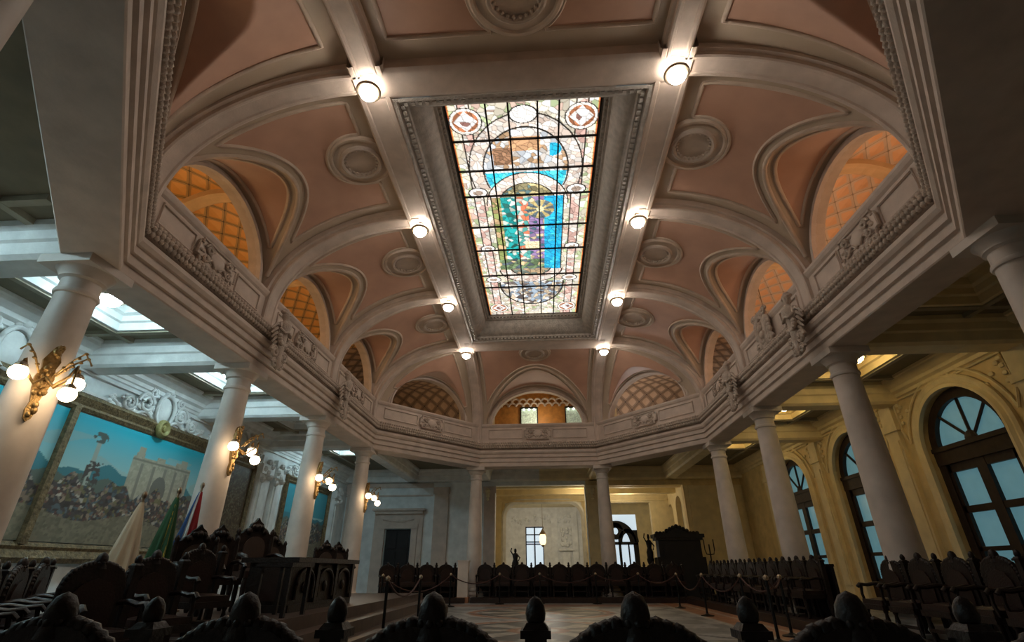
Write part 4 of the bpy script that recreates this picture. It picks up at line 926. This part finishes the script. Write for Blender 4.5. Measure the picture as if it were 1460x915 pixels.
# ------------------------------------------------------------------ wall sconces on the left columns
def make_sconce():       # faces local -y, origin on the column surface
    t = thing('wall_sconce', 'x', 'sconce')
    b = MB(); out = [(0, -.52), (.05, -.48), (.07, -.38), (.05, -.28), (.10, -.12), (.13, .02), (.09, .14), (.12, .24), (.07, .34), (.03, .42), (0, .44)]
    out = [(x * .72, z) for x, z in out]; pts = out + [(-x, z) for x, z in out[-2:0:-1]]; b.prism(pts, Matrix.Identity(4), .06)
    rr = random.Random(2)
    for k in range(22): z = -.46 + .88 * rr.random(); b.sphere(((rr.random() - .5) * .1, -.035, z), .022 + .014 * rr.random(), 6, (1, .8, 1.5))
    b.build('backplate', GOLD, t, 50)
    for nm, (dx, dy, dz) in (('l', (-.26, -.17, -.02)), ('r', (.27, -.17, -.02)), ('c', (.20, -.34, -.20))):
        a = MB(); a.tube([(0, -.05, .02), (dx * .35, dy * .5 - .04, -.10), (dx * .8, dy * .9, .02), (dx, dy, .16), (dx * 1.02, dy, dz + .13)], .018, 6)
        a.tube([(dx * .3, dy * .4, .05), (dx * .75, dy * .8, .24), (dx * 1.1, dy * 1.05, .33), (dx * 1.3, dy * 1.15, .24)], .012, 6)
        for k in range(4): a.sphere((dx * (.5 + .2 * k), dy * (.6 + .16 * k), .14 + .06 * k), .018, 6, (1.4, 1, 1))
        ao = a.build('arm', GOLD, t, 50); cpp = MB(); cpp.lathe([(.03, .13), (.06, .10), (.065, .07)], (dx * 1.02, dy, dz), 12); cpp.build('cup', BRASS, ao)
        g = MB(); g.sphere((dx * 1.02, dy, dz), .093, 16, (1, 1, .95)); g.build('globe', LIGHTS, t, 80)
    return freeze(t)
sc0 = make_sconce()
for k, (i, phi, lb) in enumerate(((0, -32, 'nearest left column'), (1, -6, 'second left column'), (2, -4, 'third left column'), (3, -2, 'farthest left column'))):
    p = math.radians(phi); a = (-XC + .285 * math.cos(p), YC[i] + .285 * math.sin(p), 3.43 + .05 * i); rz = p + PI / 2; lb = 'gilt wall sconce with three lit globes on the ' + lb
    if k == 0: sc0.matrix_basis = Lm(*a, rz); sc0['label'] = lb; sc0['group'] = 'sconces on the left columns'
    else: dup(sc0, a, rz, lb, 'sconces on the left columns')

# ------------------------------------------------------------------ dais, platforms
m = MB(); m.bb(-5.75, -3.15, 6.75, 14.9, FL, .80); m.bb(-5.75, -2.85, 6.45, 15.2, FL, .64); m.bb(-5.75, -2.55, 6.15, 15.5, FL, .47); struct(m, 'floor_dais', mat('brown_dais_wood', (.07, .04, .028), .4, var=.3, scale=6))
m = MB()
m.add([(-5.85, 18.6, FL), (-2.75, 19.75, FL), (-2.75, 21.1, FL), (-5.85, 20.2, FL), (-5.85, 18.6, .47), (-2.75, 19.75, .47), (-2.75, 21.1, .47), (-5.85, 20.2, .47)], [(0, 1, 5, 4), (1, 2, 6, 5), (2, 3, 7, 6), (3, 0, 4, 7), (4, 5, 6, 7)])
m.bb(-2.55, 5.5, 19.85, 21.1, FL, .47); m.bb(5.0, 6.0, 10.6, 19.9, FL, .47); m.bb(5.05, 6.0, 3.2, 9.9, FL, .42); struct(m, 'floor_platform', mat('dark_platform_wood', (.03, .018, .014), .45, var=.3, scale=6))

# ------------------------------------------------------------------ carved chairs
def outline_back(h0=.42):
    r = [(.268, h0), (.27, .70), (.268, .84), (.25, .915), (.21, .975), (.14, 1.02), (.07, 1.04)]
    return r + [(-x, z) for x, z in r[::-1]]
def make_chair(label):      # faces -y, back at +y; pitch .66
    t = thing('carved_armchair', label, 'chair')
    s = MB(); s.box((0, -.02, .455), (.52, .46, .07)); s.sphere((0, -.02, .485), .25, 12, (1, .88, .14)); s.build('seat', LEATHER, t, 50)
    r = MB(); r.box((0, -.02, .385), (.56, .50, .075)); r.box((0, -.24, .18), (.5, .03, .04)); r.build('seat_rail', WOOD, t)
    b = MB(); b.prism(outline_back(), Matrix.Translation((0, .215, 0)), .075); o = b.build('backrest', WOOD, t)
    k = MB(); rr = [(.2, .50), (.205, .70), (.18, .80), (.12, .88), (.0, .92)]; k.prism(rr + [(-x, z) for x, z in rr[-2::-1]], Matrix.Translation((0, .17, 0)), .03); k.build('leather_panel', LEATHER, o)
    e = MB(); path = [(x, .215, z) for x, z in outline_back(.75)][1:-1]; e.tube(path, .03, 7)
    for q, (x, z) in enumerate(outline_back(.75)[1:-1]):
        for dz in (0, .5):
            x2, z2 = outline_back(.75)[1:-1][min(q + 1, len(path) - 1)]; e.sphere((x + (x2 - x) * dz, .215, z + (z2 - z) * dz), .034, 6, (1, 1.2, 1))
    e.build('carved_edge', WOOD, t, 60)
    c = MB(); c.lathe([(.06, 1.0), (.047, 1.045), (.052, 1.075), (.047, 1.105), (.03, 1.135), (0, 1.15)], (0, .215, 0), 14)
    for q in range(8): c.sphere((.045 * math.cos(q * PI / 4), .215 + .045 * math.sin(q * PI / 4), 1.05), .015, 6)
    for sg in (-1, 1): c.sphere((sg * .085, .215, 1.025), .026, 8, (1.3, 1, .8)); c.sphere((sg * .14, .215, 1.01), .02, 6)
    c.build('crest', WOOD, t, 60)
    for sg in (-1, 1):
        a = MB(); a.tube([(sg * .26, .2, .70), (sg * .27, .05, .715), (sg * .275, -.1, .69), (sg * .275, -.22, .70), (sg * .275, -.26, .66)], .028, 6); a.tube([(sg * .27, -.2, .42), (sg * .27, -.22, .56), (sg * .27, -.2, .69)], .024, 6); a.build('armrest', WOOD, t, 60)
        l = MB(); l.lathe([(.02, 0), (.035, .02), (.022, .06), (.028, .14), (.036, .22), (.022, .30), (.036, .33), (.036, .36)], (sg * .24, -.22, 0), 10); l.build('leg', WOOD, t, 50)
        l = MB(); l.tube([(sg * .23, .215, .4), (sg * .23, .22, .2), (sg * .23, .26, 0)], .028, 6); l.build('leg', WOOD, t)
    p = MB(); p.box((.35, .215, .51), (.075, .075, 1.02)); p.box((.35, .215, 1.02), (.105, .105, .025)); p.box((.35, .215, 1.0425), (.09, .09, .02), tap=.7); po = p.build('side_post', WOOD, t)
    f = MB(); f.lathe([(.026, 1.05), (.033, 1.06), (.036, 1.08), (.031, 1.105), (.018, 1.125), (.0, 1.135)], (.35, .215, 0), 12); f.build('finial', WOOD, po, 60)
    return freeze(t)
ch0 = make_chair('x'); used = [0]
def chair(x, y, z, rz, label, group, scale=1.0):
    if not used[0]:
        ch0.matrix_basis = Matrix.Translation((x, y, z)) @ Matrix.Rotation(rz, 4, 'Z') @ Matrix.Scale(scale, 4); ch0['label'] = label; ch0['group'] = group; used[0] = 1
    else: dup(ch0, (x, y, z), rz, label, group, scale)
def ordn(k): return ORD[k] if k < len(ORD) else '%dth' % (k + 1)
# nearest row, backs towards the camera
for k, x in enumerate((-2.0, -1.385, -.77, -.17, .45, 1.085, 1.71, 2.33)):
    chair(x, 1.93, FL, PI, 'dark carved armchair seen from behind, %s from the left in nearest row' % ordn(k), 'nearest row of chairs', .862)
for k in range(11): chair(-2.12 + k * .70, 20.45, .47, 0, 'dark carved armchair, %s from the left in the far middle row' % ordn(k), 'far middle row of chairs', 1.0)
for k in range(4): chair(-5.45 + k * .66, 19.3 + k * .26, .47, math.atan2(.26, .66), 'dark carved armchair, %s from the left in far row beside the doorway' % ordn(k), 'far left row of chairs', 1.0)
for k in range(11): chair(5.55, 18.9 - k * .71, .47, -PI / 2, 'dark carved armchair, %s from the far end along the right side' % ordn(k), 'right side row of chairs', 1.0)
for k in range(8): chair(5.62, 9.35 - k * .71, .42, -PI / 2, 'dark carved armchair in near right row, %s counting from third column' % ordn(k), 'near right row of chairs', 1.0)
for k in range(7): q = k / 6; chair(-5.55 + 2.2 * q, 6.2 - 3.8 * q, .44 - .14 * q, math.radians(121), 'dark carved armchair in near left row, %s counting from the mural end' % ordn(k), 'near left row of chairs', .93)
for k, (y, z) in enumerate(((5.0, .37), (5.8, .42), (6.62, .64))): chair(-3.95 - .05 * k, y, z, PI / 2 - .35, 'dark arched armchair standing before the flags, %s from the left' % ordn(k), 'chairs before the flags', (1.0, 1.0, .9)[k])
def backing(x0, y0, x1, y1, zb, lb):  # added dark panels that stand in for the shade behind and between the chairs
    a = Vector((x0, y0)); b_ = Vector((x1, y1)); d = b_ - a; L = d.length; t = thing('row_shade_backing', lb, 'added dark screen', (*((a + b_) / 2), zb), math.atan2(d.y, d.x), 'added dark backings behind the chair rows')
    b = MB(); b.box((0, 0, .46), (L, .05, .92)); b.build('panel', BLACKW, t); b = MB(); b.box((0, 0, .94), (L, .09, .05)); b.build('rail', WOOD, t)
backing(-2.5, 20.9, 5.3, 20.9, .47, 'added shade-dark screen behind the far middle row of chairs')
backing(-5.6, 19.6, -3.1, 20.6, .47, 'added shade-dark screen behind far left chairs beside the doorway')
backing(5.93, 11.4, 5.93, 19.3, .47, 'added shade-dark screen behind the right side row of chairs')
backing(-4.0, 2.25, -5.93, 5.6, .35, 'added shade-dark screen behind the near left row of chairs')
backing(6.0, 3.9, 6.0, 8.8, .42, 'added shade-dark screen behind the near right row of chairs')
m = MB(); m.bb(-4.75, -3.75, 4.9, 6.14, FL, .37); m.bb(-4.75, -3.75, 5.6, 6.14, .37, .42); m.add([(-5.75, 6.8, FL), (-2.6, 1.9, FL), (-3.1, 1.4, FL), (-5.95, 5.9, FL), (-5.75, 6.8, .44), (-2.6, 1.9, .301), (-3.1, 1.4, .301), (-5.95, 5.9, .44)], [(4, 5, 6, 7), (0, 1, 5, 4), (1, 2, 6, 5), (2, 3, 7, 6), (3, 0, 4, 7)]); struct(m, 'floor_step', bpy.data.materials['brown_dais_wood'])
# ------------------------------------------------------------------ throne chairs on the dais
def make_throne():
    t = thing('high_back_throne', 'x', 'throne')
    r = [(.30, .4), (.30, 1.02), (.33, 1.04), (.33, 1.08), (.24, 1.10), (.20, 1.16), (.13, 1.20), (.10, 1.26), (.04, 1.30), (0, 1.36)]
    b = MB(); b.prism(r + [(-x, z) for x, z in r[-2::-1]], Matrix.Translation((0, .24, 0)), .08); o = b.build('backrest', WOOD, t)
    q = [(.19, .5)] + [(.19 * math.cos(a), .86 + .19 * math.sin(a)) for a in [PI * k / 12 for k in range(13)]] + [(-.19, .5)]
    k = MB(); k.prism(q, Matrix.Translation((0, .19, 0)), .04); k.build('leather_panel', mat('brown_throne_leather', (.05, .03, .022), .5, var=.25) if 'brown_throne_leather' not in bpy.data.materials else bpy.data.materials['brown_throne_leather'], o)
    e = MB()
    for sg in (-1, 1):
        e.lathe([(.04, .4), (.035, .7), (.045, 1.0), (.03, 1.08), (.045, 1.12), (.02, 1.17), (0, 1.19)], (sg * .31, .22, 0), 8); e.sphere((sg * .14, .2, 1.13), .06, 8); e.sphere((sg * .07, .2, 1.2), .05, 8)
    e.sphere((0, .2, 1.2), .07, 8); e.build('carved_crest', WOOD, t, 60)
    s = MB(); s.box((0, -.02, .45), (.6, .5, .1)); s.sphere((0, -.02, .5), .27, 12, (1, .85, .18)); s.build('seat', LEATHER, t, 50)
    for sg in (-1, 1):
        a = MB(); a.tube([(sg * .3, .22, .74), (sg * .32, 0, .76), (sg * .32, -.2, .72), (sg * .32, -.27, .66)], .035, 6); a.tube([(sg * .31, -.2, .4), (sg * .31, -.22, .72)], .03, 6); a.build('armrest', WOOD, t, 60)
        for y in (-.22, .22): l = MB(); l.lathe([(.03, 0), (.045, .04), (.03, .1), (.045, .25), (.04, .4)], (sg * .26, y, 0), 8); l.build('leg', WOOD, t, 50)
    return freeze(t)
th = make_throne()
for k, (x, y, s_, rz, lb) in enumerate(((-4.55, 7.15, .84, .95, 'first from the left, before the second column'), (-4.85, 8.15, .90, .95, 'second from the left, before the second column'), (-5.25, 9.95, 1.09, 1.0, 'tallest one behind the desk'), (-5.4, 10.95, .95, 1.05, 'lower one right of the tallest throne'), (-5.25, 13.35, .92, .9, 'left one of the far pair beyond the desk'), (-5.25, 14.15, .92, .9, 'right one of the far pair beyond the desk'))):
    lb = 'high-backed carved dark throne, ' + lb
    if k == 0: th.matrix_basis = Lm(x, y, .80, rz) @ Matrix.Scale(s_, 4); th['label'] = lb; th['group'] = 'thrones on the dais'
    else: dup(th, (x, y, .80), rz, lb, 'thrones on the dais', s_)
# presiding desk
t = thing('presiding_desk', 'long dark wooden desk with arched carved panels on the left dais', 'desk', (-3.9, 9.3, .80))
b = MB(); b.bb(-4.3, -3.62, 8.05, 10.5, .80, 1.46); b.bb(-4.34, -3.58, 8.01, 10.54, .80, .90); b.build('body', WOOD, t, None, True)
b = MB(); b.bb(-4.4, -3.5, 7.95, 10.6, 1.46, 1.53); b.build('top', WOOD, t, None, True)
for k in range(3):
    y = 8.5 + k * .8; b = MB(); b.tube([(-3.6, y - .3, .96), (-3.6, y - .3, 1.15)] + [(-3.6, y - .3 * math.cos(a), 1.15 + .22 * math.sin(a)) for a in [PI * q / 10 for q in range(1, 10)]] + [(-3.6, y + .3, 1.15), (-3.6, y + .3, .96)], .028, 6)
    b.sphere((-3.61, y, 1.12), .07, 8, (.5, 1, 1.2)); b.build('carved_panel', WOOD, t, 50, True)
    b = MB(); b.bb(-3.61, -3.57, y + .35, y + .45, .9, 1.46); b.build('pilaster', WOOD, t, None, True)
b = MB(); b.bb(-4.15, -3.8, 8.03, 8.06, .95, 1.4); b.build('end_panel', LEATHER, t, None, True)
t = thing('side_table', 'low dark side table left of the presiding desk', 'table', (-3.46, 7.5, .80))
b = MB(); b.box((0, 0, .62), (.5, .7, .05)); b.build('top', WOOD, t)
for sx in (-1, 1):
    for sy in (-1, 1): b = MB(); b.box((sx * .2, sy * .3, .297), (.05, .05, .595)); b.build('leg', WOOD, t)
# ------------------------------------------------------------------ flags
def flag(x, y, h, zb, kind, label):
    t = thing('furled_flag', label, 'flag', (x, y, zb))
    p = MB(); p.tube([(0, 0, 0), (0, 0, h)], .018, 8); p.sphere((0, 0, h), .035, 8, (1, 1, 1.6)); p.lathe([(.14, 0), (.14, .03), (.04, .06), (.03, .12)], n=12); p.build('pole', BRASS, t, 50)
    def cone(a0, a1, r0, r1, z0, z1, sh=.0):
        b = MB(); n = 40; vs = []; fs = []; R = 10
        for j in range(R + 1):
            q = j / R
            for i in range(n + 1):
                a = a0 + (a1 - a0) * i / n; rr = (r0 + (r1 - r0) * q ** .8) * (1 + .22 * math.sin(a * 9 + q * 1.5) * q); vs.append((rr * math.cos(a) + sh * q, rr * math.sin(a) * .75, z0 + (z1 - z0) * q))
        for j in range(R):
            for i in range(n): fs.append((j * (n + 1) + i, j * (n + 1) + i + 1, (j + 1) * (n + 1) + i + 1, (j + 1) * (n + 1) + i))
        b.add(vs, fs); return b
    for m_, a0, a1, r1, zl in kind: cone(a0, a1, .03, r1, h - .1, zl, -.04).build('cloth', m_, t, 60)
flag(-5.45, 6.95, 1.86, .80 - .35, ((FLAGW, 0, 2 * PI, .22, .75),), 'cream furled flag on pole before the mural, leftmost of three')
flag(-5.45, 7.62, 1.66, .80, ((FLAGG, 0, 2 * PI, .17, .62), (FLAGY, 5.2, 5.7, .18, .5)), 'green and yellow furled flag on pole, middle of the three')
flag(-5.5, 8.2, 1.82, .80, ((FLAGR, 0, 2 * PI, .15, .62), (FLAGP, 3.6, 5.1, .165, .75), (FLAGB, 4.1, 4.6, .178, .9)), 'red, white and blue furled flag beside the second column')
# ------------------------------------------------------------------ cabinet, pier, statuettes
t = thing('tall_dark_cabinet', 'tall near-black carved cabinet with pediment behind the far right chairs', 'cabinet', (5.85, 23.4, FL))
b = MB(); b.box((0, 0, 1.08), (1.75, .6, 2.16)); b.box((0, 0, .75), (1.98, .7, 1.5)); b.build('body', BLACKW, t)
b = MB(); b.box((0, 0, 2.2), (1.95, .72, .1)); b.box((0, 0, 2.32), (2.1, .8, .14)); b.build('cornice', BLACKW, t)
b = MB()
for k in range(13): x = -.85 + 1.7 * k / 12; b.sphere((x, -.1, 2.42 + .28 * max(0, 1 - abs(x) / .55) ** .7), .10, 8)
b.prism([(-.6, 2.38), (.6, 2.38), (.35, 2.56), (.12, 2.72), (-.12, 2.72), (-.35, 2.56)], Matrix.Translation((0, -.1, 0)), .12); b.build('crest', BLACKW, t, 60)
b = MB(); b.box((0, -.31, 1.7), (1.4, .03, .6)); b.build('panel', BLACKW, t)
t = thing('stone_pier', 'low pale marble pier with terracotta base between two far chair rows', 'pier', (-2.86, 20.15, FL))
b = MB(); b.box((0, 0, .72), (.38, .34, 1.2)); b.build('shaft', COLM, t); b = MB(); b.box((0, 0, .09), (.46, .42, .18)); b.build('base', TERRA, t); b = MB(); b.box((0, 0, 1.345), (.43, .39, .05)); b.build('cap', COLM, t)
def statue(x, y, zt, label):
    t = thing('bronze_statuette', label, 'statuette', (x, y, FL)); h = zt - FL
    b = MB(); b.lathe([(.2, 0), (.2, .08), (.13, .12), (.11, h * .5), (.16, h * .56), (.16, h * .6)], n=14); b.build('pedestal', BLACKW, t, 40)
    b = MB(); z = h * .6; k = h * .4; b.lathe([(.13, z), (.15, z + k * .25), (.09, z + k * .42), (.13, z + k * .62), (.1, z + k * .72), (.035, z + k * .76), (.06, z + k * .86), (.045, z + k * .97), (0, z + k)], n=12)
    b.tube([(.1, 0, z + k * .65), (.2, -.04, z + k * .5), (.14, -.1, z + k * .35)], .03, 6); b.tube([(-.1, 0, z + k * .65), (-.2, -.03, z + k * .85), (-.16, -.04, z + k * 1.02)], .028, 6); b.build('figure', BLACKW, t, 60)
statue(-1.15, 23.9, 2.2, 'small bronze statuette with raised arm in the wide far opening'); statue(4.72, 23.9, 2.75, 'dark statuette on tall pedestal left of the dark cabinet')
t = thing('floor_candelabrum', 'slim dark candelabrum right of the tall dark cabinet', 'candelabrum', (7.2, 23.6, FL))
b = MB(); b.tube([(0, 0, 0), (0, 0, 2.0)], .03, 6); b.lathe([(.2, 0), (.18, .04), (.04, .1)], n=12); b.build('stem', BLACKW, t, 50)
for sg in (-1, 1): b = MB(); b.tube([(0, 0, 1.6), (sg * .15, 0, 1.62), (sg * .2, 0, 1.8), (sg * .2, 0, 2.2)], .022, 6); b.build('arm', BLACKW, t, 50)
# ------------------------------------------------------------------ rope barriers
def make_post():
    t = thing('rope_post', 'x', 'barrier post')
    b = MB(); b.lathe([(.16, 0), (.16, .02), (.06, .04), (.03, .06)], n=18); b.build('base', CHROME, t, 40)
    b = MB(); b.lathe([(.026, .05), (.026, .9)], n=12); b.build('pole', CHROME, t, 40)
    b = MB(); b.lathe([(.026, .88), (.045, .9), (.045, .93), (.03, .95), (.0, .97)], n=12); b.build('cap', BRASS, t, 40); return freeze(t)
rp = make_post()
PP = [(-4.35, 15.1), (-2.95, 18.0), (-1.45, 19.3), (-.05, 19.5), (1.9, 19.45), (3.3, 19.0), (4.2, 17.4), (4.2, 14.6), (4.35, 12.2), (4.42, 10.35), (3.85, 9.5)]
PL = [(-2.55, 11.9), (-2.62, 9.65)]
allp = [(p, 'far rope line', k) for k, p in enumerate(PP)] + [(p, 'rope line beside the dais', k) for k, p in enumerate(PL)]
for k, (p, ln, i) in enumerate(allp):
    lb = 'slim black barrier post, %s from the left in the %s' % (ordn(i), ln) if ln[0] == 'f' else 'slim black barrier post beside the dais, %s one' % ('farther', 'nearer')[i]
    if k == 0: rp.matrix_basis = Lm(*p, FL, 0); rp['label'] = lb; rp['group'] = 'barrier posts'
    else: dup(rp, (*p, FL), 0, lb, 'barrier posts')
def rope(p, q, lb):
    a = Vector((*p, FL + .88)); b = Vector((*q, FL + .88)); d = (b - a); d.z = 0; d.normalize(); a += d * .052; b -= d * .052; sag = .13 * (b - a).length
    m = MB(); m.tube([a.lerp(b, k / 14) - Vector((0, 0, sag * 4 * (k / 14) * (1 - k / 14))) for k in range(15)], .016, 6, up=(.3, .2, .93)); tag(m.build('barrier_rope', ROPE, None, 60), lb, 'rope', 'ropes between the barrier posts')
for k in range(len(PP) - 1): rope(PP[k], PP[k + 1], 'sagging dark rope after the %s post of the far rope line' % ordn(k))
rope(PL[0], PL[1], 'sagging dark rope between the two posts beside the dais')
